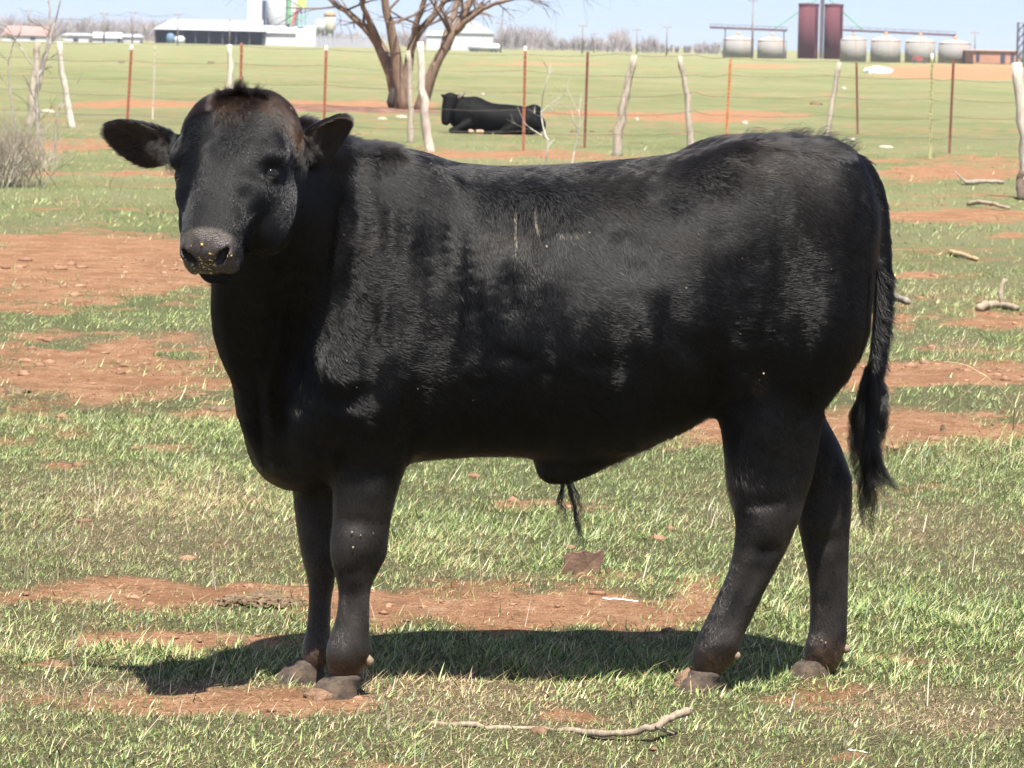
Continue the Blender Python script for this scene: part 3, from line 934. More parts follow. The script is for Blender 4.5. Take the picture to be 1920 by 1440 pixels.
    tn = vnoise2(x * 22, y * 8, 8); L = np.where(rump, .012 + .026 * np.clip(tn * 1.9 - .8, 0, 1), L); lift = np.where(rump, .18, lift)
    L = np.where((z < .62) & ~hh, .008, L); L = np.where(z < .42, .0062, L); lift = np.where(z < .5, .13, lift)
    belly = (z < .75) & (Nn[:, 2] < -.5) & (z > .5); L = np.where(belly, .022, L); lift = np.where(belly, .3, lift)
    stif = np.exp(-(((x - .44) / .06) ** 2 + ((z - .47) / .06) ** 2)); L = L + .016 * stif; lift = lift + .2 * stif
    tailm = (x > .70) & (z > .6); L = np.where(tailm & (z < .95), .030, L)
    # brown cast on the upper back, dust low on the legs
    bc = np.clip((fbm2(x * 7 + 3, z * 11, 3, 31) - .42) * 2.2, 0, 1) * sstep(.85, 1.1, z) * (~hh)
    C = C * (1 - .55 * bc[:, None]) + np.array([.020, .012, .0075]) * .55 * bc[:, None]
    dl = sstep(.60, .25, z) * np.clip(fbm2(x * 16, z * 16, 4, 33) * 1.5 - .15, 0, 1)
    C = C * (1 - dl[:, None]) + np.array([.068, .057, .050]) * dl[:, None]
    md = sstep(.10, .02, z) * np.clip(fbm2(x * 60, z * 60 + y * 31, 3, 21) * 2.4 - .4, 0, 1)
    C = C * (1 - md[:, None]) + np.array([.17, .10, .06]) * md[:, None]
    # two scratches and a rubbed patch showing tan
    def mark(px, py, rx, rz, c):
        p = screen_hit(G, px, py)
        m = (((x - p[0]) / rx) ** 2 + ((z - p[2]) / rz) ** 2 < 1) & (y < 0) & (RNG.random(n) < .75)
        C[m] = c
    tan = np.array([.30, .19, .11])
    for py in (400, 415, 430, 445, 460, 475): mark(965 + (py - 400) * .05, py, .0032, .010, tan * .8)
    for py in (395, 408, 421, 432): mark(1003 + (py - 395) * .12, py, .0036, .009, tan)
    mark(1062, 438, .022, .006, np.array([.12, .09, .08])); mark(1080, 436, .010, .007, tan * .7)
    mark(1370, 300, .014, .005, tan * 1.3); mark(1388, 306, .014, .004, tan); mark(1420, 318, .03, .010, np.array([.06, .045, .03]))
    mark(1420, 715, .022, .030, np.array([.07, .045, .022]))
    C *= RNG.uniform(.7, 1.35, n)[:, None]
    D = D - Nn * (D * Nn).sum(1)[:, None]
    D /= np.linalg.norm(D, axis=1)[:, None] + 1e-9
    D += RNG.normal(0, .045, (n, 3))
    # clumps: neighbouring strands lean together
    cl = vnoise2(x * 120 + y * 77, z * 120, 12) - .5
    cl2 = vnoise2(x * 60 - y * 50, z * 60 + 9, 14) - .5
    side_v = np.cross(Nn, D)
    D = D + side_v * (np.where(hh, .14, .26) * cl + np.where(hh, .12, .30) * cl2)[:, None]
    L = L * RNG.uniform(.65, 1.2, n) * (1 + .35 * cl2)
    lift = lift * RNG.uniform(.4, 1.5, n) + .04
    t = np.linspace(0, 1, 4)
    S = P[:, None, :] - Nn[:, None, :] * .0004 + D[:, None, :] * (L[:, None] * t)[..., None] + Nn[:, None, :] * (L * lift)[:, None, None] * (1.5 * t - .6 * t * t)[None, :, None]
    rad = (np.array([.00026, .00025, .00020, .00010])[None] * RNG.uniform(.75, 1.2, n)[:, None]) * np.where(hh | ears, .8, 1)[:, None]
    HM = hair_material('bull_coat')
    hair_object('coat', S, rad, C, HM, root)

    # ---- long hair: tail switch, sheath tuft, crown tuft, lashes
    def locks(name, guides, per, spread, r0, col, wav=.004, k=14):
        SS = []; CC = []
        for g in guides:
            g = np.asarray(g, float)
            s = np.concatenate([[0], np.cumsum(np.linalg.norm(np.diff(g, axis=0), axis=1))]); s /= s[-1]
            tt = np.linspace(0, 1, k)
            # smooth through the guide points
            base = np.stack([np.interp(tt, s, g[:, j]) for j in range(3)], 1)
            for _ in range(2): base[1:-1] = base[1:-1] * .5 + (base[:-2] + base[2:]) * .25
            for _ in range(per):
                off = RNG.normal(0, 1, 3) * spread
                e = RNG.uniform(.72, 1.06)
                b = np.stack([np.interp(tt * e, tt, base[:, j]) for j in range(3)], 1)
                ph = RNG.uniform(0, 6.28) * .25
                wv = np.stack([np.sin(tt * 17 + ph), np.cos(tt * 13 + ph) * .6, 0 * tt], 1) * (wav * tt ** 1.4)[:, None]
                fan = (1 - np.abs(tt - .35) * .8)[:, None]
                SS.append(b + off[None] * fan + wv + RNG.normal(0, .0012, (1, 3)) * tt[:, None] * 3); CC.append(col * RNG.uniform(.6, 1.5))
        SS = np.array(SS); rr = np.linspace(1, .35, k)[None] * r0
        return hair_object(name, SS, np.broadcast_to(rr, SS.shape[:2]), np.array(CC), HM2, root)
    HM2 = hair_material('bull_long_hair', .22, .3)
    g = []
    ty = -.03
    for (a, b, c, d, e) in [((1628, 690), (1618, 740), (1606, 780), (1603, 830), (1604, 880)), ((1632, 690), (1622, 750), (1612, 800), (1606, 850), (1612, 900)),
                            ((1634, 690), (1630, 750), (1624, 830), (1618, 900), (1622, 965)), ((1636, 690), (1640, 750), (1636, 830), (1632, 920), (1641, 1000)),
                            ((1640, 690), (1650, 740), (1654, 790), (1652, 820), (1646, 850)), ((1638, 690), (1646, 760), (1642, 840), (1652, 900), (1690, 918)),
                            ((1636, 690), (1640, 770), (1638, 850), (1644, 900), (1672, 935)), ((1634, 690), (1634, 780), (1630, 870), (1628, 930), (1650, 960)),
                            ((1632, 690), (1628, 780), (1622, 870), (1616, 930), (1628, 985)), ((1640, 690), (1656, 730), (1660, 760), (1655, 790), (1646, 830)),
                            ((1630, 690), (1624, 790), (1632, 860), (1640, 920), (1662, 910)), ((1634, 680), (1634, 760), (1640, 860), (1660, 900), (1684, 905)),
                            ((1626, 690), (1612, 745), (1600, 775), (1598, 800), (1606, 850))]:
        g.append([bl(*q, ty + random.uniform(-.025, .025)) for q in (a, b, c, d, e)])
    locks('tail_switch', g, 150, .0042, .00042, np.array([.003, .0027, .0025]), .011)
    g = [[bl(1062, 900, 0), bl(1072, 930, 0), bl(1080, 965, 0), bl(1084, 1000, 0), bl(1088, 1032, 0)],
         [bl(1064, 900, 0), bl(1074, 940, 0), bl(1082, 980, 0), bl(1092, 1015, 0), bl(1100, 1040, 0)],
         [bl(1058, 900, 0), bl(1052, 930, 0), bl(1056, 955, 0), bl(1066, 978, 0)],
         [bl(1056, 900, 0), bl(1050, 925, 0), bl(1046, 945, 0), bl(1052, 965, 0)],
         [bl(1070, 900, 0), bl(1082, 925, 0), bl(1088, 950, 0), bl(1084, 975, 0)]]
    locks('sheath_tuft', g, 34, .0026, .00042, np.array([.003, .003, .003]), .006)
    g = []
    for (px, py, qx, qy) in [(1392, 262, 1424, 252), (1410, 260, 1440, 250), (1470, 256, 1502, 246), (1486, 255, 1520, 244), (1500, 255, 1530, 247), (1532, 258, 1562, 250), (1545, 260, 1576, 256), (1578, 272, 1606, 266), (1590, 278, 1614, 274), (1440, 258, 1468, 250), (640, 262, 668, 262), (652, 270, 684, 272), (670, 284, 700, 282), (690, 292, 722, 290), (612, 262, 632, 250)]:
        Pq = screen_hit(G, px, py + 4)
        if Pq is None: continue
        tip = w2b(at_depth(qx, qy, b2w(Pq)[1]))
        g.append([Pq, Pq * .45 + tip * .55 + np.array([0, 0, .004]), tip])
    locks('back_tuft', g, 60, .010, .00026, np.array([.004, .0036, .0034]), .002, 8)
    g = []
    for (px, py, qx, qy) in [(440, 174, 454, 148), (446, 176, 444, 152), (452, 176, 460, 154), (478, 178, 488, 160), (430, 178, 424, 164), (462, 178, 462, 164), (492, 182, 506, 170), (415, 180, 406, 168), (425, 215, 432, 246), (436, 218, 444, 250), (446, 214, 440, 246), (412, 214, 404, 240), (458, 212, 466, 236)]:
        Pq = screen_hit(G, px, py)
        if Pq is None: continue
        tip = w2b(at_depth(qx, qy, b2w(Pq)[1] - .018))
        g.append([Pq, (Pq + tip) / 2 + np.array([0, -.006, 0]), tip])
    locks('forelock', g, 110, .005, .00028, np.array([.010, .006, .004]), .002, 8)
    # fringe inside and below the ears
    g = []
    for (px, py, qx, qy) in [(300, 268, 284, 292), (308, 274, 296, 304), (312, 282, 306, 314), (316, 290, 316, 318), (296, 262, 276, 282), (570, 280, 586, 306), (562, 290, 572, 320), (568, 300, 566, 336), (580, 272, 602, 292), (318, 296, 322, 322)]:
        Pq = screen_hit(G, px, py)
        if Pq is None: continue
        tip = w2b(at_depth(qx, qy, b2w(Pq)[1] - .02))
        g.append([Pq, (Pq + tip) / 2 + np.array([0, -.004, 0]), tip])
    locks('ear_fringe', g, 60, .006, .00026, np.array([.008, .007, .006]), .002, 8)
    g = []
    for sgn in (-1, 1):
        for k in range(9):
            a = (k - 4) / 4
            r = hp(sgn * (.110 + .004 * a), .006 - .016 * a, .032 - .012 * abs(a))
            g.append([r, r + HS * sgn * .010 + HN * .010 + HL * .006, r + HS * sgn * .022 + HN * .014 + HL * .016])
    locks('eyelash', g, 5, .0012, .00028, np.array([.05, .045, .05]), 0, 6)

    # ---- eyes
    em = NT('bull_eye'); em.bsdf((.005, .004, .003), .07, spec=.5)
    for sgn in (-1, 1):
        m = MB(); m.lathe([(.018 * math.sin(a), -.018 * math.cos(a)) for a in np.linspace(.02, PI - .02, 12)], 18)
        o = m.build('eye', em.m, root, True); o.location = hp(sgn * .0963, .022, .0253)
    # ---- horn bud
    hm = plain('horn_bud_horn', (.42, .34, .27), .6, .35, 90)
    m = MB(); c = w2b(at_depth(539, 216, 8.34)); ax = w2bv(np.array([.25, 0, .95]))
    m.tube([c - ax * .02, c, c + ax * .010, c + ax * .018], [.014, .013, .010, .004], 12)
    m.build('horn_bud', hm, root, True)
    # ---- hooves: two claws each
    mm = NT('muddy_hoof')
    co = mm.coord('Object'); nz = mm.noise(45, 5, .65, co); nb = mm.noise(160, 4, .6, co)
    mm.bsdf(mm.ramp(nz, [(.30, (.022, .018, .015)), (.46, (.052, .037, .026)), (.62, (.10, .068, .044)), (.8, (.032, .027, .023))]), .85, mm.bump(nb, .5, .004))
    hg = Grid(np.arange(-.085, .070, .003), np.arange(-.062, .062, .003), np.arange(-.012, .085, .003))
    def horn(X, Y, Z):
        t = np.clip(1 - Z / .058, 0, 1)
        a_ = .034 + .022 * t; b_ = .033 + .014 * t; cx = -.002 - .022 * t
        q = (np.abs((X - cx) / a_) ** 2.6 + np.abs(Y / b_) ** 2.6) ** (1 / 2.6)
        return np.maximum.reduce([(q - 1) * .034, Z - .050 - .20 * (X + .01) + 0 * Y, -Z + 0 * X + 0 * Y])
    hg.blend((-.085, -.06, -.01), (.07, .06, .07), horn, k=.004)
    hg.smooth(2)
    hg.ell((.010, 0, .050), (.036, .035, .016), k=.02)
    hg.stroke([(-.090, 0, -.01), (-.078, 0, .0), (-.060, 0, .022), (-.040, 0, .046)], .008, -.030)
    for k in range(46):
        hg.bump((random.uniform(-.07, .05), random.uniform(-.05, .05), random.uniform(.0, .06)), random.uniform(.005, .012), random.uniform(-.003, .004))
    HV, HQ = hg.nets()
    hme = mesh_np('hoof', HV, HQ, 4); hme.materials.append(mm.m)
    hme.polygons.foreach_set('use_smooth', np.ones(len(hme.polygons), bool))
    for (px, py, yl, rz, sc) in [(640, 1266, -.13, .30, 1.0), (574, 1262, .07, .18, 1.0), (1316, 1266, -.11, .12, 1.0), (1530, 1262, .08, .10, .97)]:
        c = bl(px, py, yl); o = bpy.data.objects.new('hoof', hme); COL.objects.link(o); o.parent = root
        o.location = (c[0], c[1], -.012); o.rotation_euler = (0, 0, rz); o.scale = (sc,) * 3
    dm = plain('dewclaw_horn', (.24, .175, .12), .6, .3, 60)
    for (px, py, yl, ang) in [(1377, 1228, -.125, .9), (1583, 1215, .07, .9), (690, 1238, -.14, .5), (1364, 1226, -.075, .9), (612, 1236, .08, .6)]:
        c = bl(px, py, yl); d = np.array([math.cos(.5) * ang, -.1, -.35]); d /= np.linalg.norm(d)
        m = MB(); m.tube([c - d * .014, c - d * .004, c + d * .008, c + d * .013], [.011, .0115, .010, .005], 12)
        m.build('dewclaw', dm, root, True)
    # ---- crumbs of feed on the nose, flecks of straw and dust on the coat
    def flecks(name, spots, r, mat):
        m = MB()
        for p, rr in spots:
            a = RNG.normal(size=(8, 3)); a /= np.linalg.norm(a, axis=1)[:, None]
            V8 = np.array([(sx, sy, sz) for sx in (-1, 1) for sy in (-1, 1) for sz in (-1, 1)], float) * .6 + a * .35
            m.add(p + V8 * rr * r, [[0, 1, 3, 2], [4, 6, 7, 5], [0, 4, 5, 1], [2, 3, 7, 6], [0, 2, 6, 4], [1, 5, 7, 3]])
        o = m.build(name, mat, root); o['kind'] = 'stuff'
    sp = []
    for k in range(95):
        px, py = (random.gauss(383, 12), random.gauss(497, 8)) if k < 60 else (random.uniform(345, 440), random.uniform(446, 512))
        p = screen_hit(G, px, py)
        if p is not None and head_coords(p[None])[0, 1] > .17: sp.append((p, random.uniform(.5, 1.5) ** 1.5))
    flecks('feed_crumb', sp, .0019, plain('feed_crumb', (.50, .34, .10), .6, .4, 300))
    sp = []
    for k in range(80):
        px, py = random.uniform(640, 1600), random.uniform(300, 760)
        if k > 56: px, py = random.uniform(360, 520), random.uniform(180, 300)
        if k > 72: px, py = random.uniform(625, 720), random.uniform(950, 1090)
        p = screen_hit(G, px, py)
        if p is not None: sp.append((p + (w2bv(-ray(px, py))) * .006, random.uniform(.3, 1.1) ** 2))
    for (px, py, r) in [(1025, 462, 2.4), (1105, 436, 2.0), (1287, 540, 2.0), (808, 306, 1.6), (1432, 700, 2.6), (1424, 712, 1.8), (660, 998, 2.4), (676, 1004, 2.0), (662, 1026, 2.4), (700, 1000, 1.5), (1540, 1200, 2.2), (1548, 1204, 2.2)]:
        p = screen_hit(G, px, py)
        if p is not None: sp.append((p + (w2bv(-ray(px, py))) * .006, r))
    flecks('straw_fleck', sp, .0011, plain('straw_fleck', (.30, .24, .16), .8, .3, 300))
    return root, G

# ------------------------------------------------------------------ ground, bare soil and grass
# patches of bare red soil and of dry straw, read off the photograph: (centre px, half size px, weight)
SOIL = [(140, 497, 340, 56, 1.2), (40, 562, 130, 14, .7), (100, 584, 140, 7, .8), (200, 690, 270, 62, 1.0), (110, 653, 62, 9, -1.0), (345, 664, 44, 9, -.9), (230, 600, 330, 16, -.8),
        (1790, 403, 170, 14, 1.2), (1800, 324, 170, 12, 1.0), (1840, 367, 110, 5, .6), (1895, 443, 50, 9, .9), (1700, 523, 60, 9, .7), (1880, 601, 110, 17, 1.1), (1680, 600, 40, 16, .6),
        (1740, 703, 230, 24, 1.2), (1600, 803, 400, 37, 1.1), (1780, 745, 90, 15, -1.2), (1880, 790, 40, 10, -.6),
        (280, 1118, 330, 26, .9), (960, 1148, 330, 42, 1.0), (700, 1130, 120, 26, .7), (320, 1198, 260, 16, .9), (300, 1316, 340, 26, .8), (880, 1086, 120, 10, .4), (1140, 1082, 90, 14, .6),
        (1530, 1305, 110, 24, .7), (1880, 1226, 60, 14, .6), (1600, 1428, 60, 14, .8), (1310, 1120, 60, 40, .6), (620, 1310, 130, 18, .7), (1090, 1345, 60, 10, .6), (1700, 1235, 90, 9, .4),
        (130, 275, 90, 14, .8), (190, 325, 210, 5, .8), (260, 196, 110, 7, 1.2), (690, 199, 150, 10, 1.2), (1130, 214, 130, 5, 1.0), (930, 292, 230, 9, .9), (1350, 218, 130, 9, 1.1),
        (1820, 136, 160, 13, 1.3), (1430, 124, 60, 4, .7), (1800, 300, 160, 8, .5), (560, 300, 60, 12, .5), (1010, 120, 140, 3, .5), (1560, 345, 60, 10, .4),
        (60, 780, 60, 14, .6), (400, 770, 60, 12, .6), (300, 845, 60, 8, .5), (120, 868, 40, 6, .5), (660, 1240, 60, 20, .5), (90, 1240, 30, 8, .6)]
DRY = [(330, 990, 300, 90, .55), (860, 1045, 180, 45, .5), (1700, 1335, 220, 45, .8), (830, 1300, 240, 34, .75), (1740, 985, 200, 36, .5), (300, 1290, 330, 16, .8), (1800, 651, 80, 11, .9), (1330, 960, 90, 50, .3),
       (250, 1120, 320, 24, .5), (1850, 1350, 90, 16, .9), (1010, 1130, 320, 50, .45), (960, 1350, 250, 22, .5), (280, 225, 200, 16, .3), (1380, 60, 10, 10, 0), (300, 640, 300, 18, .5)]
def patch_sum(px, py, patches):
    wx = (fbm2(px / 60.0, py / 16.0, 3, 61) - .5) * 130
    wy = (fbm2(px / 90.0 + 7, py / 14.0, 3, 67) - .5) * 26 * np.clip((py - 80) / 400, .25, 1.2)
    s = np.zeros(len(px))
    for cx, cy, rx, ry, w in patches:
        q = np.sqrt(((px + wx - cx) / rx) ** 2 + ((py + wy - cy) / ry) ** 2)
        s += w * sstep(1.55, .35, q)
    return s
def cover(x, y):
    """(bare soil 0..1, dryness 0..1) of the ground at world x, y"""
    x = np.asarray(x, float); y = np.asarray(y, float)
    P = np.stack([x, np.maximum(y, 2.0), np.zeros_like(x)], 1)
    pp = project(P)
    inview = (pp[:, 0] > -300) & (pp[:, 0] < 2220) & (y > 5)
    soil = np.where(inview, patch_sum(pp[:, 0], pp[:, 1], SOIL), 0)
    # beside the picture the pasture goes on with the same streaky wear
    st = np.clip((fbm2(x * .35 + 9, y * .9, 4, 71) - .53) * 6, 0, 1)
    soil = soil + st * np.where(inview, .30, .9)
    soil = soil + (fbm2(x * 5, y * 2.6, 5, 73, .72) - .5) * 2.0 * np.where(soil > .05, 1, .55)
    dry = np.where(inview, patch_sum(pp[:, 0], pp[:, 1], DRY), 0) + (fbm2(x * .8 + 3, y * .8, 4, 75) - .38) * 1.0
    return np.clip(soil, 0, 1), np.clip(dry, 0, 1)

def relief(x, y):
    near = np.exp(-np.maximum(y - 12, 0) / 14.0)
    return ((fbm2(x * 1.6, y * 1.6, 3, 81) - .5) * .030 + (fbm2(x * 9, y * 9, 3, 83) - .5) * .016) * near * sstep(3, 6, y)

def build_ground():
    rows = [-60., -25., -8., 0., 3., 5.]
    y = 6.0
    while y < 40: rows.append(y); y *= 1.0055
    while y < 700: rows.append(y); y *= 1.016
    while y < 6500: rows.append(y); y *= 1.12
    u = np.concatenate([-np.geomspace(3, .22, 14), np.linspace(-.2, .2, 251), np.geomspace(.22, 3, 14)])
    Yg = np.repeat(np.array(rows), len(u)); U = np.tile(u, len(rows))
    Xg = U * np.maximum(Yg, 6.0)
    soil, dry = cover(Xg, Yg)
    V = np.stack([Xg, Yg, relief(Xg, Yg)], 1)
    n, m = len(rows), len(u)
    idx = np.arange(n * m).reshape(n, m)
    F = np.stack([idx[:-1, :-1], idx[:-1, 1:], idx[1:, 1:], idx[1:, :-1]], -1).reshape(-1, 4)
    me = mesh_np('ground', V, F, 4)
    vcol(me, 'cover', np.stack([soil, dry, soil * 0], 1))
    t = NT('pasture_ground')
    cov = t.attr('cover'); sep = t.n.new('ShaderNodeSeparateColor'); t.l.new(cov, sep.inputs[0])
    co = t.coord('Object')
    n1 = t.noise(3.0, 6, .62, co); n2 = t.noise(26, 6, .68, co); n3 = t.noise(150, 5, .65, co)
    stretch = t.mapping(co, (.10, .035, 1)); nfar = t.noise(1.0, 6, .6, stretch)
    stretch2 = t.mapping(co, (.55, .22, 1)); nmid = t.noise(1.0, 6, .7, stretch2)
    soilc = t.ramp(n2, [(.30, (.24, .112, .052)), (.5, (.40, .205, .108)), (.70, (.51, .295, .17))])
    soilc = t.mix(t.ramp(n3, [(.50, .0), (.68, .85)]), soilc, (.60, .385, .23, 1))
    soilc = t.mix(t.ramp(n3, [(.34, .8), (.46, .0)]), soilc, (.13, .068, .036, 1))
    nb1 = t.noise(9.0, 6, .7, t.mapping(co, (1, .6, 1)))
    soilc = t.mix(t.ramp(nb1, [(.54, .0), (.66, .75)]), soilc, (.20, .10, .052, 1))
    soilc = t.mix(t.ramp(nb1, [(.34, .6), (.45, .0)]), soilc, (.52, .36, .23, 1))
    soilc = t.mix(t.ramp(n1, [(.44, .0), (.60, .6)]), soilc, (.25, .120, .055, 1))
    green = t.ramp(n2, [(.28, (.115, .14, .05)), (.55, (.185, .215, .085)), (.75, (.28, .285, .135))])
    green = t.mix(t.ramp(nfar, [(.40, .0), (.60, .8)]), green, (.25, .262, .13, 1))
    green = t.mix(t.ramp(nmid, [(.46, .0), (.66, .7)]), green, (.30, .28, .15, 1))
    green = t.mix(t.ramp(nmid, [(.30, .55), (.45, .0)]), green, (.12, .175, .06, 1))
    yy = t.n.new('ShaderNodeSeparateXYZ'); t.l.new(co, yy.inputs[0])
    thatch_shade = t.ramp(n3, [(.38, (.030, .032, .013)), (.5, (.085, .080, .036)), (.64, (.22, .19, .10))])  # thatch tone, dark stops painted as shade in the gaps between blades
    nearf = t.n.new('ShaderNodeMapRange'); t.l.new(yy.outputs[1], nearf.inputs[0])
    nearf.inputs[1].default_value = 12.0; nearf.inputs[2].default_value = 36.0; nearf.inputs[3].default_value = .85; nearf.inputs[4].default_value = 0.05
    green = t.mix(nearf.outputs[0], green, thatch_shade)
    dryc = t.ramp(n3, [(.38, (.06, .045, .024)), (.5, (.19, .14, .08)), (.64, (.46, .37, .24))])
    c = t.mix(t.math('MULTIPLY', sep.outputs[1], .75), green, dryc)
    # ragged edge between turf and soil
    sm = t.math('ADD', sep.outputs[0], t.math('ADD', t.math('MULTIPLY', t.math('SUBTRACT', n2, .5), 1.1), t.math('MULTIPLY', t.math('SUBTRACT', n3, .5), .8)))
    sm = t.ramp(sm, [(.18, 0.0), (.72, 1.0)])
    c = t.mix(sm, c, soilc)
    hgt = t.math('ADD', t.math('MULTIPLY', n2, 1.0), t.math('MULTIPLY', n3, .35))
    t.bsdf(c, .95, t.bump(hgt, 1.0, .05), spec=.15)
    o = link('ground', me, t.m)
    tag(o, 'open winter pasture of short grass with streaks of bare red soil', 'ground', kind='structure')
    return o

def grass_material():
    t = NT('grass_blade')
    c = t.attr('tint')
    d = t.add('ShaderNodeBsdfDiffuse', Color=c); tr = t.add('ShaderNodeBsdfTranslucent', Color=c)
    g = t.n.new('ShaderNodeBsdfGlossy'); g.inputs['Roughness'].default_value = .45; g.inputs['Color'].default_value = (.9, .9, .9, 1)
    m1 = t.n.new('ShaderNodeMixShader'); m1.inputs[0].default_value = .18
    t.l.new(d.outputs[0], m1.inputs[1]); t.l.new(tr.outputs[0], m1.inputs[2])
    m2 = t.n.new('ShaderNodeMixShader'); m2.inputs[0].default_value = .035
    t.l.new(m1.outputs[0], m2.inputs[1]); t.l.new(g.outputs[0], m2.inputs[2])
    t.l.new(m2.outputs[0], t.out.inputs['Surface'])
    return t.m

def blades(name, X, Y, L, W, az, lean, curl, col, mat, seg=2):
    """ribbon blades: seg segments then a point"""
    n = len(X)
    Z = relief(X, Y)
    dirv = np.stack([np.cos(az), np.sin(az), np.zeros(n)], 1); perp = np.stack([-np.sin(az + .6), np.cos(az + .6), np.zeros(n)], 1)
    base = np.stack([X, Y, Z - .004], 1)
    ts = np.linspace(0, 1, seg + 1)
    Vs = []
    for j, t in enumerate(ts):
        ang = lean + curl * t                       # from vertical
        if j == 0: cen = base.copy()
        else:
            am = lean + curl * (t - .5 / seg)
            cen = cen + (dirv * np.sin(am)[:, None] + np.array([0, 0, 1.0]) * np.cos(am)[:, None]) * (L / seg)[:, None]
        if j < seg:
            w = (W * (1 - .45 * t) / 2)[:, None]
            Vs += [cen - perp * w, cen + perp * w]
        else: Vs.append(cen)
    k = 2 * seg + 1
    V = np.stack(Vs, 1).reshape(-1, 3)
    V[:, 2] = np.maximum(V[:, 2], relief(V[:, 0], V[:, 1]) - .004 + .004 * (np.arange(len(V)) % k > 1))
    b = (np.arange(n) * k)[:, None]
    T = []
    for j in range(seg - 1):
        T += [b + np.array([[2 * j, 2 * j + 1, 2 * j + 3]]), b + np.array([[2 * j, 2 * j + 3, 2 * j + 2]])]
    j = seg - 1
    T.append(b + np.array([[2 * j, 2 * j + 1, 2 * j + 2]]))
    F = np.concatenate(T)
    me = mesh_np(name, V, F, 3)
    C = np.repeat(col, k, 0)
    vcol(me, 'tint', C)
    return link(name, me, mat)

def grass_colors(n, dry, x, y):
    pick = RNG.random(n)
    tone = fbm2(x * 1.3, y * 1.3, 3, 91)
    g1 = np.array([.150, .235, .062]); g2 = np.array([.370, .435, .165]); g3 = np.array([.075, .125, .048]); st = np.array([.62, .50, .30]); br = np.array([.40, .28, .15])
    a = RNG.random(n)[:, None]
    c = g1 * (1 - a) + g2 * a
    m = pick > .72; c[m] = (g3 * RNG.uniform(.8, 1.3, (n, 1)))[m]
    pale = RNG.random(n) < .12; c[pale] = np.array([.44, .45, .22])
    p = .22 + .62 * dry
    isdry = RNG.random(n) < p
    w = RNG.random(n)[:, None]
    c[isdry] = (st * (1 - w) + br * w)[isdry]
    c *= (.75 + .6 * tone)[:, None] * RNG.uniform(.62, 1.28, n)[:, None]
    return np.clip(c, .01, .8), isdry

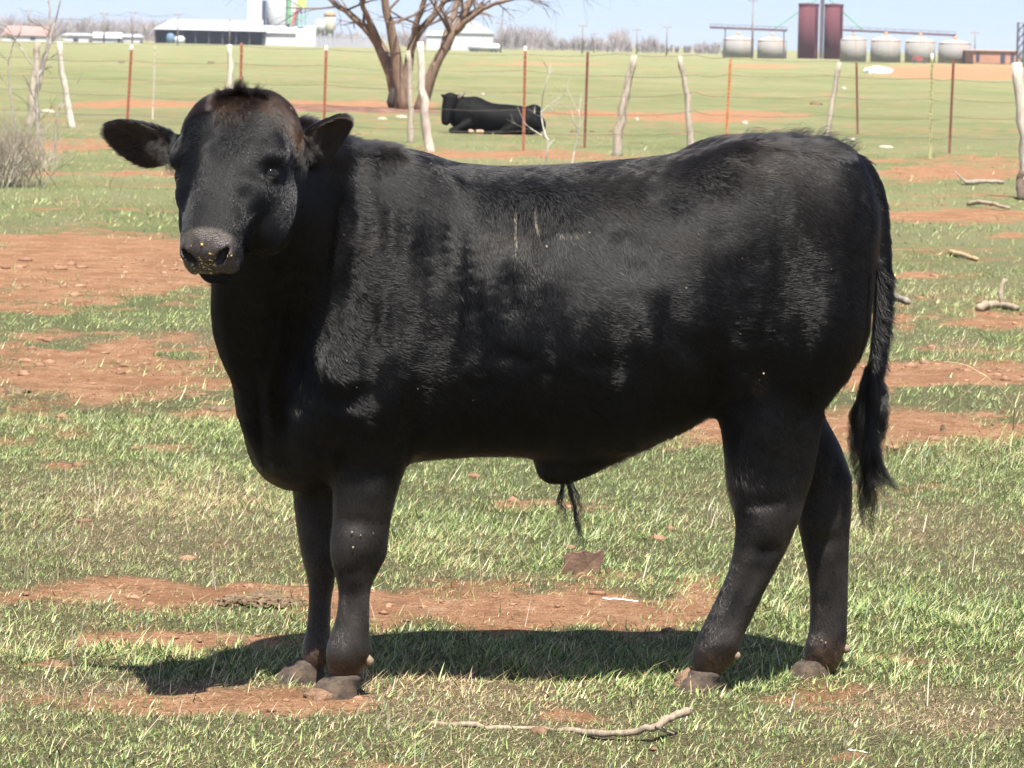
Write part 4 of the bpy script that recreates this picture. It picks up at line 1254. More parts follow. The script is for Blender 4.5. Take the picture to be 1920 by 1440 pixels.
def build_grass():
    mat = grass_material()
    def scatter(y0, y1, dens, margin, tuft_frac, per, rad):
        """tuft centres and loose blades between the distances y0..y1"""
        N = int(dens * (y1 - y0) * (.1285 * (y0 + y1) + 2 * margin))
        def pts(n, pw):
            y = y0 + (y1 - y0) * RNG.random(n) ** pw
            half = .1285 * y + margin
            keep = RNG.random(n) < half / (.1285 * y1 + margin)
            y = y[keep]; half = half[keep]
            return (RNG.random(len(y)) * 2 - 1) * half, y
        xl, yl = pts(int(N * (1 - tuft_frac) * 1.25), 1.0)
        xt, yt = pts(int(N * tuft_frac / per * 1.25), 1.0)
        k = RNG.poisson(per, len(xt)).clip(3)
        r = rad * RNG.uniform(.4, 1.3, len(xt))
        tx = np.repeat(xt, k) + RNG.normal(0, 1, k.sum()) * np.repeat(r, k); ty = np.repeat(yt, k) + RNG.normal(0, 1, k.sum()) * np.repeat(r, k)
        tid = np.repeat(np.arange(len(xt)), k)
        taz = np.arctan2(ty - yt[tid], tx - xt[tid])
        tl = np.repeat(RNG.uniform(.7, 1.5, len(xt)), k)
        return (xl, yl), (tx, ty, taz, tl)
    # ---- close turf
    out = []
    for (y0, y1, dens, mar, tf, per, rad, sc, seg, nm) in [(7.2, 10.2, 26000, .75, .38, 20, .032, 1.0, 2, 'a'), (10.2, 15, 22000, .8, .36, 16, .042, 1.1, 1, 'b'), (15, 27, 4000, 1.2, .38, 12, .055, 1.45, 1, 'c'), (27, 72, 380, 2.0, .42, 8, .10, 2.4, 1, 'd')]:
        (xl, yl), (tx, ty, taz, tl) = scatter(y0, y1, dens, mar, tf, per, rad)
        X = np.concatenate([xl, tx]); Y = np.concatenate([yl, ty])
        tuft = np.concatenate([np.zeros(len(xl), bool), np.ones(len(tx), bool)])
        az = np.concatenate([RNG.uniform(0, 2 * PI, len(xl)), taz + RNG.normal(0, .5, len(tx))])
        ln = np.concatenate([RNG.uniform(.5, 1.1, len(xl)), tl * RNG.uniform(.6, 1.3, len(tx))])
        soil, dry = cover(X, Y)
        lush = sstep(.50, .68, fbm2(X * 1.1 + 20, Y * 1.1, 3, 95))
        keep = RNG.random(len(X)) < np.clip(1.0 - soil * 1.02, .02, 1) * np.where(tuft, .25 + .75 * lush, 1) * sstep(72, 34, Y)
        X, Y, tuft, az, ln, dry, soil, lush = [a[keep] for a in (X, Y, tuft, az, ln, dry, soil, lush)]
        n = len(X)
        col, isdry = grass_colors(n, dry, X, Y)
        L = np.where(tuft, .030, .019) * ln * sc ** .55 * (1 + .25 * lush * tuft)
        W = np.where(tuft, .0031, .0022) * RNG.uniform(.7, 1.35, n) * sc
        lean = np.where(tuft, RNG.uniform(.35, 1.15, n), RNG.uniform(.15, 1.35, n))
        curl = np.where(tuft, RNG.uniform(.1, 1.1, n), RNG.uniform(-.2, .6, n))
        flat = isdry & (RNG.random(n) < .6)
        lean = np.where(flat, RNG.uniform(1.2, 1.6, n), lean); curl = np.where(flat, 0, curl); L = np.where(isdry, L * 1.15, L); W = np.where(isdry, W * .6, W)
        o = blades('grass', X, Y, L, W, az, lean, curl, col, mat, seg)
        out.append((nm, n))
        tag(o, {'a': 'short green turf and dry blades at the bull\'s feet', 'b': 'short turf on the strip behind the bull\'s legs', 'c': 'thin turf between the soil streaks behind the bull', 'd': 'distant turf in front of and under the fence'}[nm], 'grass', kind='stuff')
    # ---- pale dead stalks standing out of the turf
    n = 900
    X = RNG.uniform(-2.2, 2.2, n); Y = RNG.uniform(7.4, 14, n)
    clump = RNG.integers(0, 150, n); cx = RNG.uniform(-2.2, 2.2, 150); cy = RNG.uniform(7.5, 14, 150)
    near = RNG.random(n) < .6
    X = np.where(near, cx[clump] + RNG.normal(0, .03, n), X); Y = np.where(near, cy[clump] + RNG.normal(0, .03, n), Y)
    soil, dry = cover(X, Y); keep = RNG.random(n) < .25 + dry
    X, Y = X[keep], Y[keep]; n = len(X)
    col = np.array([.62, .54, .40]) * RNG.uniform(.6, 1.1, n)[:, None]
    o = blades('dead_stalk', X, Y, RNG.uniform(.03, .115, n), RNG.uniform(.0016, .0034, n), RNG.uniform(0, 2 * PI, n), np.abs(RNG.normal(.4, .5, n)).clip(0, 1.45), RNG.uniform(-.2, .3, n), col, mat, 3)
    tag(o, 'pale dead grass stalks sticking out of the turf', 'dead grass', kind='stuff')
    # ---- straw litter lying flat on the bare and dry ground
    n = 40000
    Y = 7.3 + 13 * RNG.random(n) ** 1.5; X = (RNG.random(n) * 2 - 1) * (.1285 * Y + .6)
    soil, dry = cover(X, Y); keep = RNG.random(n) < .10 + .9 * np.maximum(soil * .8, dry)
    X, Y = X[keep], Y[keep]; n = len(X)
    col = np.array([.60, .47, .30]) * RNG.uniform(.35, 1.15, n)[:, None]
    o = blades('straw_litter', X, Y, .008 + .05 * RNG.random(n) ** 2.5, RNG.uniform(.0014, .0034, n), RNG.uniform(0, 2 * PI, n), RNG.uniform(.9, 1.5, n), RNG.uniform(-.2, .1, n), col, mat, 1)
    tag(o, 'broken straw lying flat on the bare soil', 'straw', kind='stuff')
    # ---- tiny clods and crumbs of soil on the bare streaks
    n = 9000
    Y = 7.4 + 16 * RNG.random(n) ** 1.6; X = (RNG.random(n) * 2 - 1) * (.1285 * Y + .6)
    soil, dry = cover(X, Y); keep = RNG.random(n) < soil
    X, Y = X[keep], Y[keep]; n = len(X)
    R = .0016 + .011 * RNG.random(n) ** 7
    oct_ = np.array([(1, 0, 0), (0, 1, 0), (-1, 0, 0), (0, -1, 0), (0, 0, .45), (0, 0, -.4)], float)
    V = oct_[None] * (1 + RNG.uniform(-.55, .45, (n, 6, 1))) * R[:, None, None]
    V += np.stack([X, Y, relief(X, Y) + R * .3], 1)[:, None]
    tri = np.array([(0, 1, 4), (1, 2, 4), (2, 3, 4), (3, 0, 4), (1, 0, 5), (2, 1, 5), (3, 2, 5), (0, 3, 5)])
    F = (np.arange(n) * 6)[:, None, None] + tri[None]
    me = mesh_np('soil_crumbs', V.reshape(-1, 3), F.reshape(-1, 3), 3)
    cm = plain('soil_crumb', (.21, .115, .07), .95, .5, 20)
    n2_ = 3200
    Y2 = 8.5 + 17 * RNG.random(n2_); X2 = (RNG.random(n2_) * 2 - 1) * (.1285 * Y2 + .8)
    so2, _d = cover(X2, Y2); kp = RNG.random(n2_) < so2 * .9
    X2, Y2 = X2[kp], Y2[kp]; n2_ = len(X2)
    R2 = (.004 + .022 * RNG.random(n2_) ** 3.5) * (Y2 / 14) ** .5
    ic = bmesh.new(); bmesh.ops.create_icosphere(ic, subdivisions=1, radius=1); iv = np.array([v.co[:] for v in ic.verts]); it = np.array([[v.index for v in f.verts] for f in ic.faces]); ic.free()
    V2 = iv[None] * (1 + RNG.uniform(-.4, .4, (n2_, len(iv), 1))) * R2[:, None, None] * np.array([1.3, 1.0, .55]) + np.stack([X2, Y2, relief(X2, Y2) + R2 * .12], 1)[:, None]
    me2 = mesh_np('soil_lumps', V2.reshape(-1, 3), ((np.arange(n2_) * len(iv))[:, None, None] + it[None]).reshape(-1, 3), 3)
    o2 = link('soil_lumps', me2, plain('soil_lump', (.25, .14, .085), .95, .5, 9, .5), None, False)
    tag(o2, 'small lumps of red earth broken up on the bare streaks', 'soil', kind='stuff')
    o = link('soil_crumbs', me, cm)
    tag(o, 'loose crumbs of red soil on the bare streaks', 'soil', kind='stuff')

# ------------------------------------------------------------------ fence, tree, resting cow, brush and sticks
def horizon_y(px): return 80.0 + (px - 960.0) * math.tan(ROLL)
def depth_of(px, py): return on_ground(px, py)[1]

def wood_material(name, col, scale=14):
    t = NT(name); co = t.coord('Object')
    st = t.mapping(co, (1, 1, .12)); nz = t.noise(scale * 3, 6, .7, st); n2 = t.noise(scale * .5, 4, .6, co)
    c = t.ramp(nz, [(.28, tuple(v * .42 for v in col)), (.5, col), (.75, tuple(min(1, v * 1.4) for v in col))])
    c = t.mix(t.ramp(n2, [(.4, 0.0), (.7, .5)]), c, tuple(v * .6 for v in col) + (1,))
    t.bsdf(c, .9, t.bump(nz, .8, .01), spec=.2)
    return t.m

def crooked(p0, p1, r0, r1, bow=.05, n=9, sides=8, knots=0.10):
    p0 = np.asarray(p0, float); p1 = np.asarray(p1, float)
    ts = np.linspace(0, 1, n)
    pts = p0 + (p1 - p0) * ts[:, None]
    off = np.zeros((n, 3)); w = RNG.normal(0, 1, (n, 2)); w = np.cumsum(w - w.mean(0), 0); w -= np.linspace(w[0], w[-1], n)
    w /= np.abs(w).max() + 1e-6
    off[:, :2] = w * bow
    rad = (r0 + (r1 - r0) * ts) * (1 + RNG.uniform(-knots, knots, n))
    return tube_arrays(pts + off, rad, sides, noise=.10)

def build_fence():
    root = empty('barbed_wire_fence', (0, 52, 0))
    tag(root, 'old barbed wire fence of rusty steel posts and crooked wooden posts', 'fence')
    rel = lambda P: np.asarray(P) - np.array([0, 52, 0])
    rust = plain('rusty_steel', (.30, .115, .065), .8, .35, 30, .3)
    orange = plain('orange_steel', (.46, .19, .075), .7, .25, 30, .2)
    dark = plain('dark_rust_steel', (.17, .07, .045), .8, .35, 30, .2)
    olive = plain('faded_green_steel', (.34, .33, .16), .7, .3, 30, .2)
    pale = plain('bleached_stake', (.48, .42, .33), .85, .3, 30, .2)
    white = plain('white_paint_tip', (.75, .73, .70), .6, .1, 30)
    # (top px, bottom px, material, white tip)
    tposts = [((247, 84), (236, 272), rust, 1), ((453, 80), (449, 268), rust, 0), ((612, 85), (606, 277), rust, 1), ((985, 86), (981, 283), rust, 1), ((1102, 97), (1096, 277), dark, 0),
              ((1370, 110), (1360, 282), orange, 0), ((1788, 112), (1780, 288), dark, 0), ((1748, 100), (1744, 298), olive, 1), ((291, 86), (286, 224), pale, 0), ((1606, 118), (1608, 252), dark, 0)]
    for (tp, bp, mat, tip) in tposts:
        g = on_ground(*bp); top = at_depth(tp[0], tp[1], g[1])
        h = top[2]; lean = (top[0] - g[0])
        m = MB(); w = .019 if mat is not pale else .014
        # T section, leaning with the post
        def prism(xa, xb, ya, yb, z0, z1):
            V = []
            for z in (z0, z1):
                dx = lean * z / h
                V += [(xa + dx, ya, z), (xb + dx, ya, z), (xb + dx, yb, z), (xa + dx, yb, z)]
            m.add(V, [[3, 2, 1, 0], [4, 5, 6, 7], [0, 1, 5, 4], [1, 2, 6, 5], [2, 3, 7, 6], [3, 0, 4, 7]])
        hb = h * (.955 if tip else 1.0)
        prism(-w, w, -.004, .004, -.06, hb); prism(-.005, .005, .0041, .034, -.06, hb)
        for z in np.arange(.25, hb - .05, .055): prism(-.010, .010, -.014, -.0041, z, z + .02)
        o = m.build('steel_post', mat, root); o.location = rel((g[0], g[1], 0))
        if tip:
            m = MB(); prism(-w, w, -.004, .004, hb, h); prism(-.005, .005, .0041, .034, hb, h)
            o2 = m.build('white_tip', white, o)
    gw = wood_material('weathered_post', (.40, .34, .27)); gw2 = wood_material('bleached_post', (.55, .49, .41))
    wposts = [((72, 78), (52, 236), .075, gw), ((112, 78), (139, 240), .055, gw2), ((430, 84), (424, 262), .050, gw2), ((765, 95), (770, 268), .045, gw), ((788, 78), (809, 284), .060, gw2), ((1188, 103), (1155, 292), .065, gw),
              ((1275, 104), (1303, 280), .050, gw), ((1574, 116), (1546, 280), .045, gw), ((1906, 118), (1924, 372), .070, gw2)]
    for (tp, bp, r, mat) in wposts:
        g = on_ground(*bp); top = at_depth(tp[0], tp[1], g[1])
        m = MB(); m.add(*crooked((0, 0, -.1), top - np.array([g[0], g[1], 0]), r * 1.05, r * .75, r * .7, 11, 9))
        o = m.build('wooden_post', mat, root, True); o.location = rel((g[0], g[1], 0))
    # strands of wire along the line of posts
    wm = plain('old_wire', (.13, .10, .085), .7, .2, 5)
    line = [(-900, 62), (-300, 61), (50, 60), (240, 56), (430, 56), (606, 54.5), (790, 53), (981, 52.6), (1155, 51), (1303, 54), (1360, 53.4), (1546, 54), (1744, 53.2), (1780, 55), (1960, 54), (2300, 53), (2700, 53)]
    for h in (.28, .55, .80, 1.06, 1.30):
        pts = []
        for k, (px, D) in enumerate(line):
            p = at_depth(px, 200, D); p[2] = h + RNG.uniform(-.03, .03); p[1] -= .02
            if pts:
                q = pts[-1]
                for t in (.25, .5, .75): pts.append(q + (p - q) * t - np.array([0, 0, .03 * math.sin(PI * t)]))
            pts.append(p)
        m = MB(); m.tube([rel(p) for p in pts], .0028, 4)
        # barbs
        P = np.array(pts)
        s = np.concatenate([[0], np.cumsum(np.linalg.norm(np.diff(P, axis=0), axis=1))])
        for d in np.arange(8, s[-1] - 8, .22):
            c = np.array([np.interp(d, s, P[:, j]) for j in range(3)])
            if abs(c[0]) > 9: continue
            m.tube([rel(c + np.array([-.008, 0, -.012])), rel(c + np.array([.008, 0, .012]))], .0018, 3, cap=False)
        m.build('wire', wm, root)

def branch_rec(m, p, d, L, r, depth, spread, pts_min=4, gravity=0.0):
    n = max(pts_min, 4)
    pts = [p]; dd = d.copy()
    for i in range(n - 1):
        dd = dd + RNG.normal(0, .13, 3); dd[2] += gravity; dd /= np.linalg.norm(dd)
        pts.append(pts[-1] + dd * L / (n - 1))
    m.tube(pts, np.linspace(r, r * .55, n), 6 if r > .03 else (4 if r > .008 else 3), cap=False)
    if depth <= 0: return
    k = RNG.integers(2, 4)
    for j in range(k):
        t = RNG.uniform(.45, 1.0); i = min(n - 1, int(t * (n - 1)))
        nd = dd + RNG.normal(0, spread, 3); nd[2] += .15; nd /= np.linalg.norm(nd)
        branch_rec(m, np.array(pts[i]), nd, L * RNG.uniform(.55, .8), r * RNG.uniform(.42, .6), depth - 1, spread, pts_min, gravity)

def build_tree():
    D = 84.0
    base = on_ground(768, 205); D = base[1]
    root = empty('bare_tree', (base[0], base[1], 0))
    tag(root, 'leafless tree of several leaning brown trunks behind the fence', 'tree')
    bm = wood_material('brown_bark', (.21, .145, .105), 5)
    tw = plain('twig_bark', (.16, .115, .09), .9, .3, 4)
    rel = lambda px, py, dy=0: at_depth(px, py, D + dy) - np.array([base[0], base[1], 0])
    m = MB(); ends = []
    def stem(pl, r, dys):
        P = np.array([rel(p[0], p[1], dy) for p, dy in zip(pl, dys)]); 
        if pl[0][1] > 200: P[0][2] = min(P[0][2], -.1)
        ts = np.linspace(0, 1, len(P)); tt = np.linspace(0, 1, 14)
        Q = np.stack([np.interp(tt, ts, P[:, j]) for j in range(3)], 1)
        for _ in range(2): Q[1:-1] = Q[1:-1] * .5 + (Q[:-2] + Q[2:]) * .25
        Q[1:-1] += RNG.normal(0, .012, Q[1:-1].shape)
        R = np.interp(tt, ts, r) * .78
        m.tube(Q, R, 10, noise=.06)
        ends.append((Q, R))
    stem([(752, 212), (746, 170), (730, 115), (712, 88), (690, 55), (662, 30), (632, 8), (600, -14)], [.27, .22, .17, .15, .11, .085, .065, .05], [0, 0, .1, .2, .3, .4, .5, .6])
    stem([(755, 212), (752, 160), (742, 110), (734, 60), (722, 10), (712, -60), (700, -140)], [.22, .20, .15, .12, .10, .08, .06], [-.1, -.1, -.2, -.3, -.4, -.5, -.6])
    stem([(712, 92), (700, 50), (682, 20), (672, -20), (660, -80)], [.10, .09, .07, .06, .04], [.2, .0, -.2, -.3, -.4])
    stem([(758, 205), (762, 150), (768, 100), (776, 70), (796, 45), (822, 20), (850, -14), (880, -70)], [.16, .14, .12, .11, .09, .08, .065, .05], [.2, .3, .4, .5, .5, .6, .7, .8])
    stem([(774, 80), (778, 50), (792, 18), (800, -20), (806, -90)], [.10, .085, .075, .06, .045], [.5, .4, .3, .2, .1])
    stem([(786, 212), (794, 175), (812, 130), (830, 92), (852, 60), (874, 22), (888, -12), (905, -80)], [.20, .17, .145, .13, .115, .10, .085, .06], [-.2, -.2, -.3, -.3, -.3, -.2, -.1, 0])
    stem([(832, 88), (842, 50), (852, 18), (866, -18), (870, -90)], [.10, .09, .08, .065, .05], [-.3, -.1, .1, .2, .4])
    stem([(852, 62), (878, 36), (905, 16), (940, 2), (985, -4), (1030, -30)], [.085, .07, .055, .045, .032, .02], [-.3, -.5, -.7, -.9, -1.1, -1.3])
    # flared root crown
    m.add(*tube_arrays([rel(768, 214), rel(768, 203), rel(768, 197)], [.34, .20, .10], 12, noise=.12))
    m.build('trunk', bm, root, True)
    c = MB()
    for Q, R in ends:
        for i in range(7, len(Q)):
            for _ in range(3):
                if RNG.random() < .38:
                    d = Q[i] - Q[i - 1]; d /= np.linalg.norm(d); d = d + RNG.normal(0, .65, 3); d /= np.linalg.norm(d)
                    branch_rec(c, Q[i], d, RNG.uniform(.5, 1.3), min(R[i] * .42, .04), 2, .6)
        d = Q[-1] - Q[-2]; d /= np.linalg.norm(d)
        for _ in range(2): branch_rec(c, Q[-1], d + RNG.normal(0, .2, 3), 1.5, R[-1] * .8, 4, .55)
    c.build('crown', tw, root)
    k = MB(); k.add(*tube_arrays([rel(734, 205, -.3), rel(733, 192, -.32), rel(735, 178, -.3), rel(738, 166, -.2)], [.05, .085, .075, .02], 8, noise=.2))  # unidentified black shape beside the trunk, modelled as a knob
    k.build('burl', plain('burl_bark', (.03, .022, .02), .9, .3, 8), root, True)['label'] = 'dark knob low against the trunk'

def build_cow():
    g = on_ground(925, 251)
    root = empty('resting_cow', g, math.radians(-6))
    tag(root, 'black cow lying on the grass behind the fence beside the tree', 'cow')
    s = g[1] / FPX
    def p(px, py, y=0.0): return np.array([(px - 925) * s, y, (251 - py) * s])
    G = Grid(np.arange(-.95, .95, .017), np.arange(-.5, .5, .017), np.arange(-.03, .72, .015))
    G.sweep([(p(862, 216), .24, .20, YV), (p(885, 216), .27, .25, YV), (p(920, 222), .24, .29, YV), (p(960, 224), .235, .31, YV), (p(990, 226), .21, .28, YV), (p(1008, 232), .13, .20, YV)], k=.03)
    G.sweep([(p(875, 205), .16, .14, YV), (p(858, 196, -.05), .13, .10, YV), (p(846, 190, -.10), .11, .09, YV)], k=.06)
    G.sweep([(p(845, 188, -.12), .125, .105, YV), (p(842, 205, -.17), .108, .085, YV), (p(839, 222, -.21), .085, .07, YV), (p(838, 230, -.22), .070, .06, YV)], k=.03)
    G.bump(p(892, 186, 0), (.10, .10, .05), .03); G.bump(p(905, 236, -.25), (.03, .1, .12), -.03)
    G.rcone(p(855, 184, -.10), p(868, 178, -.06), .028, .018, k=.015); G.rcone(p(834, 184, -.14), p(828, 180, -.16), .03, .02, k=.02)
    G.sweep([(p(880, 232, -.2), .085, .08, YV), (p(862, 242, -.28), .055, .055, YV), (p(850, 246, -.30), .045, .045, YV), (p(862, 249, -.34), .036, .036, YV), (p(884, 249, -.36), .036, .036, YV)], k=.03)
    G.sweep([(p(985, 226, -.18), .16, .12, YV), (p(960, 240, -.27), .08, .08, YV), (p(945, 246, -.30), .055, .055, YV)], k=.04)
    G.sweep([(p(948, 247, -.30), .045, .045, YV), (p(920, 249, -.36), .035, .035, YV), (p(905, 249, -.36), .033, .033, YV)], k=.02)
    G.sweep([(p(1008, 215, .0), .03, .03, YV), (p(1018, 232, -.08), .025, .025, YV), (p(1014, 247, -.18), .022, .022, YV)], k=.02)
    G.ell(p(1000, 206, 0), (.13, .16, .10), k=.06)
    V, Q = G.nets()
    V = relax(V, Q, np.ones(len(V)), 2)
    V[:, 2] = np.maximum(V[:, 2], 0.0)
    me = mesh_np('cow_body', V, Q, 4)
    hair = plain('cow_coat', (.004, .0038, .0038), .6, .5, 9, 1.0, spec=.12)
    link('body', me, hair, root)
    hf = plain('cow_hoof', (.38, .26, .17), .8, .3, 30)
    for a, b in ((p(884, 249, -.36), p(893, 250, -.37)), (p(905, 249, -.36), p(897, 250, -.37)), (p(905, 247, -.38), p(912, 249, -.39))):
        m = MB(); a = np.array(a); b = np.array(b); a[2] = max(a[2], .035); b[2] = max(b[2], .03)
        m.tube([a, (a + b) / 2, b], [.036, .038, .028], 8); m.build('hoof', hf, root, True)
    hn = plain('cow_horn', (.16, .12, .09), .6, .2, 30)
    m = MB(); m.tube([p(856, 188, -.12), p(864, 182, -.12), p(872, 175, -.10)], [.034, .028, .010], 7); m.build('horn', hn, root, True)

def twig_bush(name, px, py, hpx, wpx, n, label, cat, col, group=None, r=.006, leafy=False, depth=3, dens=1.0):
    g = on_ground(px, py); s = g[1] / FPX
    root = empty(name, g); tag(root, label, cat, group)
    m = MB()
    for k in range(n):
        d = np.array([RNG.normal(0, .35), RNG.normal(0, .35), 1.0]); d /= np.linalg.norm(d)
        b = np.array([RNG.normal(0, .10), RNG.normal(0, .15), 0]) * wpx * s
        b[2] = -.03
        branch_rec(m, b, d, hpx * s * RNG.uniform(.35, .6), r * RNG.uniform(.7, 1.3), depth, .45)
    m.build('twigs', plain(name + '_bark', col, .9, .35, 12), root)
    return root

def build_brush():
    # grey brush at the left edge
    twig_bush('brush', 2, 348, 165, 420, 130, 'dense grey leafless brush at the left edge of the picture', 'bush', (.30, .26, .20), r=.006, depth=4)
    # sapling beside it with upright stems
    g = on_ground(76, 300); s = g[1] / FPX
    root = empty('sapling', g); tag(root, 'slender grey sapling with upright bare stems beside the brush', 'sapling')
    bk = plain('sapling_bark', (.31, .27, .24), .85, .35, 14)
    def stems(root, g, bk, polys, rr, tw=.5):
        m = MB(); D = g[1]
        for pl, r in zip(polys, rr):
            P = np.array([at_depth(x, y, D + RNG.uniform(-.1, .1)) - g for x, y in pl])
            tt = np.linspace(0, 1, 3 * len(P)); ts = np.linspace(0, 1, len(P))
            Q = np.stack([np.interp(tt, ts, P[:, j]) for j in range(3)], 1)
            Q[1:-1] = Q[1:-1] * .5 + (Q[:-2] + Q[2:]) * .25
            Q[1:] += RNG.normal(0, r * .35, Q[1:].shape)
            m.tube(Q, np.linspace(r, r * .4, len(Q)), 6)
            for i in range(3, len(Q)):
                if RNG.random() < tw:
                    d = Q[i] - Q[i - 1]; d /= np.linalg.norm(d) + 1e-9; d = d + RNG.normal(0, .5, 3); d /= np.linalg.norm(d)
                    branch_rec(m, Q[i], d, RNG.uniform(.15, .4), r * .35, 1, .5)
        m.build('stem', bk, root)
    stems(root, g, bk, [[(76, 306), (72, 220), (68, 165), (78, 120), (88, 80), (94, 40), (92, -10), (98, -60)], [(72, 170), (84, 120), (92, 85), (102, 40), (116, -5), (122, -60)], [(100, 310), (104, 240), (108, 205), (122, 180)], [(78, 310), (76, 250), (74, 200)],
                         [(40, 340), (30, 260), (14, 130), (24, 80), (40, 60)], [(58, 120), (42, 95), (28, 70), (10, 48)]], [.022, .016, .012, .012, .012, .010])
    for (px, py, polys, lab) in [
        (1022, 312, [[(1022, 318), (1030, 265), (1018, 245), (1014, 205), (1022, 160), (1034, 130)], [(1030, 262), (1010, 250), (985, 235), (970, 200)], [(1016, 210), (1030, 195), (1036, 210), (1054, 180), (1060, 165)]], 'thin pale bare sapling rising behind the middle of the bull\'s back'),
        (1072, 308, [[(1072, 312), (1078, 280), (1084, 250), (1088, 215), (1082, 205)], [(1084, 250), (1076, 225), (1070, 205)]], 'low pale twig standing beside the thin sapling behind the bull')]:
        g = on_ground(px, py); root = empty('sapling', g); tag(root, lab, 'sapling', 'small bare saplings behind the bull')
        stems(root, g, plain('pale_sapling_bark', (.46, .42, .37), .85, .3, 14), polys, [.011, .007, .006], .35)
    # wire-thin weed at the right edge
    g = on_ground(1893, 850); root = empty('dry_weed', g); tag(root, 'tall dry tan weed stalk at the right edge of the picture', 'weed')
    stems(root, g, plain('weed_stalk', (.52, .42, .24), .85, .3, 14), [[(1893, 850), (1900, 800), (1903, 762), (1910, 740), (1925, 700)], [(1902, 765), (1880, 735), (1850, 705), (1808, 682), (1770, 678)], [(1898, 838), (1880, 828), (1872, 822)], [(1888, 860), (1910, 848), (1930, 850)], [(1900, 800), (1890, 790)]], [.0028, .0020, .0018, .0020, .0015], .25)
    g = on_ground(222, 400); root = empty('dry_weed', g); tag(root, 'faint brown branching weed in the grass left of the bull\'s head', 'weed')
    stems(root, g, plain('brown_weed', (.20, .15, .10), .85, .3, 14), [[(222, 402), (214, 375), (206, 350), (208, 338)], [(216, 380), (226, 360), (228, 345)], [(250, 396), (246, 372), (252, 352)]], [.003, .002, .002], .5)

def stick(pl, r, label, col, y_lift=None, group=None, name='fallen_branch'):
    """a fallen branch lying on the turf; pl lists (px, py, height above ground)"""
    P = np.array([on_ground(x, y, z) if z < .08 else at_depth(x, y, on_ground(pl[0][0], pl[0][1])[1]) for x, y, z in pl])
    c = P.mean(0); c[2] = 0
    root = empty(name, c); tag(root, label, 'branch', group)
    return root, P - c

def build_sticks():
    bleached = wood_material('bleached_stick', (.36, .29, .21), 30)
    tanm = wood_material('tan_stick', (.46, .34, .19), 30)
    grey = wood_material('grey_stick', (.32, .27, .22), 30)
    def simple(pl, r, label, mat, forks=(), name='fallen_branch'):
        root, P = stick(pl, r, label, None, name=name)
        tt = np.linspace(0, 1, 4 * len(P)); ts = np.linspace(0, 1, len(P))
        Q = np.stack([np.interp(tt, ts, P[:, j]) for j in range(3)], 1)
        for _ in range(2): Q[1:-1] = Q[1:-1] * .5 + (Q[:-2] + Q[2:]) * .25
        Q[1:-1] += RNG.normal(0, r * .18, Q[1:-1].shape)
        m = MB(); m.tube(Q, np.linspace(r, r * .62, len(Q)) * (1 + RNG.uniform(-.12, .12, len(Q))), 10, noise=.08)
        m.build('limb', mat, root, True)
        for fk, fr in forks:
            F = np.array([on_ground(x, y, z) if z < .08 else at_depth(x, y, on_ground(pl[0][0], pl[0][1])[1]) for x, y, z in fk]) - np.array(root.location)
            m = MB(); m.tube(F, np.linspace(fr, fr * .5, len(F)), 8, noise=.1); m.build('side_twig', mat, root, True)
    simple([(1290, 1334, .050), (1268, 1340, .045), (1240, 1356, .034), (1222, 1366, .024), (1180, 1374, .012), (1120, 1376, .007), (1060, 1370, .000), (980, 1366, -.003), (900, 1364, .003), (800, 1356, -.003)], .0090,
           'long pale fallen branch lying in the turf in front of the bull', bleached, [([(1232, 1362, .03), (1246, 1370, .015), (1264, 1376, .008)], .005)])
    simple([(1782, 472, .02), (1800, 478, .02), (1832, 486, .015)], .022, 'short tan stick on the grass right of the tail', tanm, name='fallen_stick')
    simple([(1640, 546, .02), (1672, 552, .025), (1702, 566, .02)], .026, 'pale thick stick poking out beside the tail', grey, name='fallen_stick')
    simple([(1816, 382, .03), (1840, 378, .06), (1860, 382, .05), (1892, 390, .03)], .024, 'curved tan stick on grass above the soil streak at right', bleached, name='fallen_stick')
    simple([(1836, 578, .02), (1862, 572, .02), (1880, 570, .03), (1908, 578, .02)], .026, 'forked pale branch with one prong standing upright at right', bleached, [([(1880, 570, .03), (1876, 548, .09), (1880, 532, .1), (1884, 522, .1)], .018)], name='forked_branch')
    simple([(1812, 342, .03), (1840, 340, .04), (1882, 342, .03)], .030, 'grey branch lying near the fence at far right', grey, [([(1812, 342, .04), (1798, 330, .1), (1788, 318, .1)], .014)])
    simple([(1918, 372, .02), (1912, 345, .1), (1916, 322, .1)], .05, 'dark snag of wood against the last fence post at right', wood_material('dark_snag', (.12, .09, .07), 20), name='wood_snag')
    simple([(1590, 1407, .006), (1610, 1409, .006), (1626, 1412, .006)], .0035, 'tiny white splinter of wood near the bottom edge', plain('white_splinter', (.72, .66, .55), .8, .2, 60), name='wood_splinter')
    simple([(1130, 1122, .006), (1165, 1124, .006), (1196, 1128, .006)], .0035, 'thin white stalk on bare soil under the belly', plain('white_stalk', (.70, .63, .50), .8, .2, 60), name='wood_splinter')

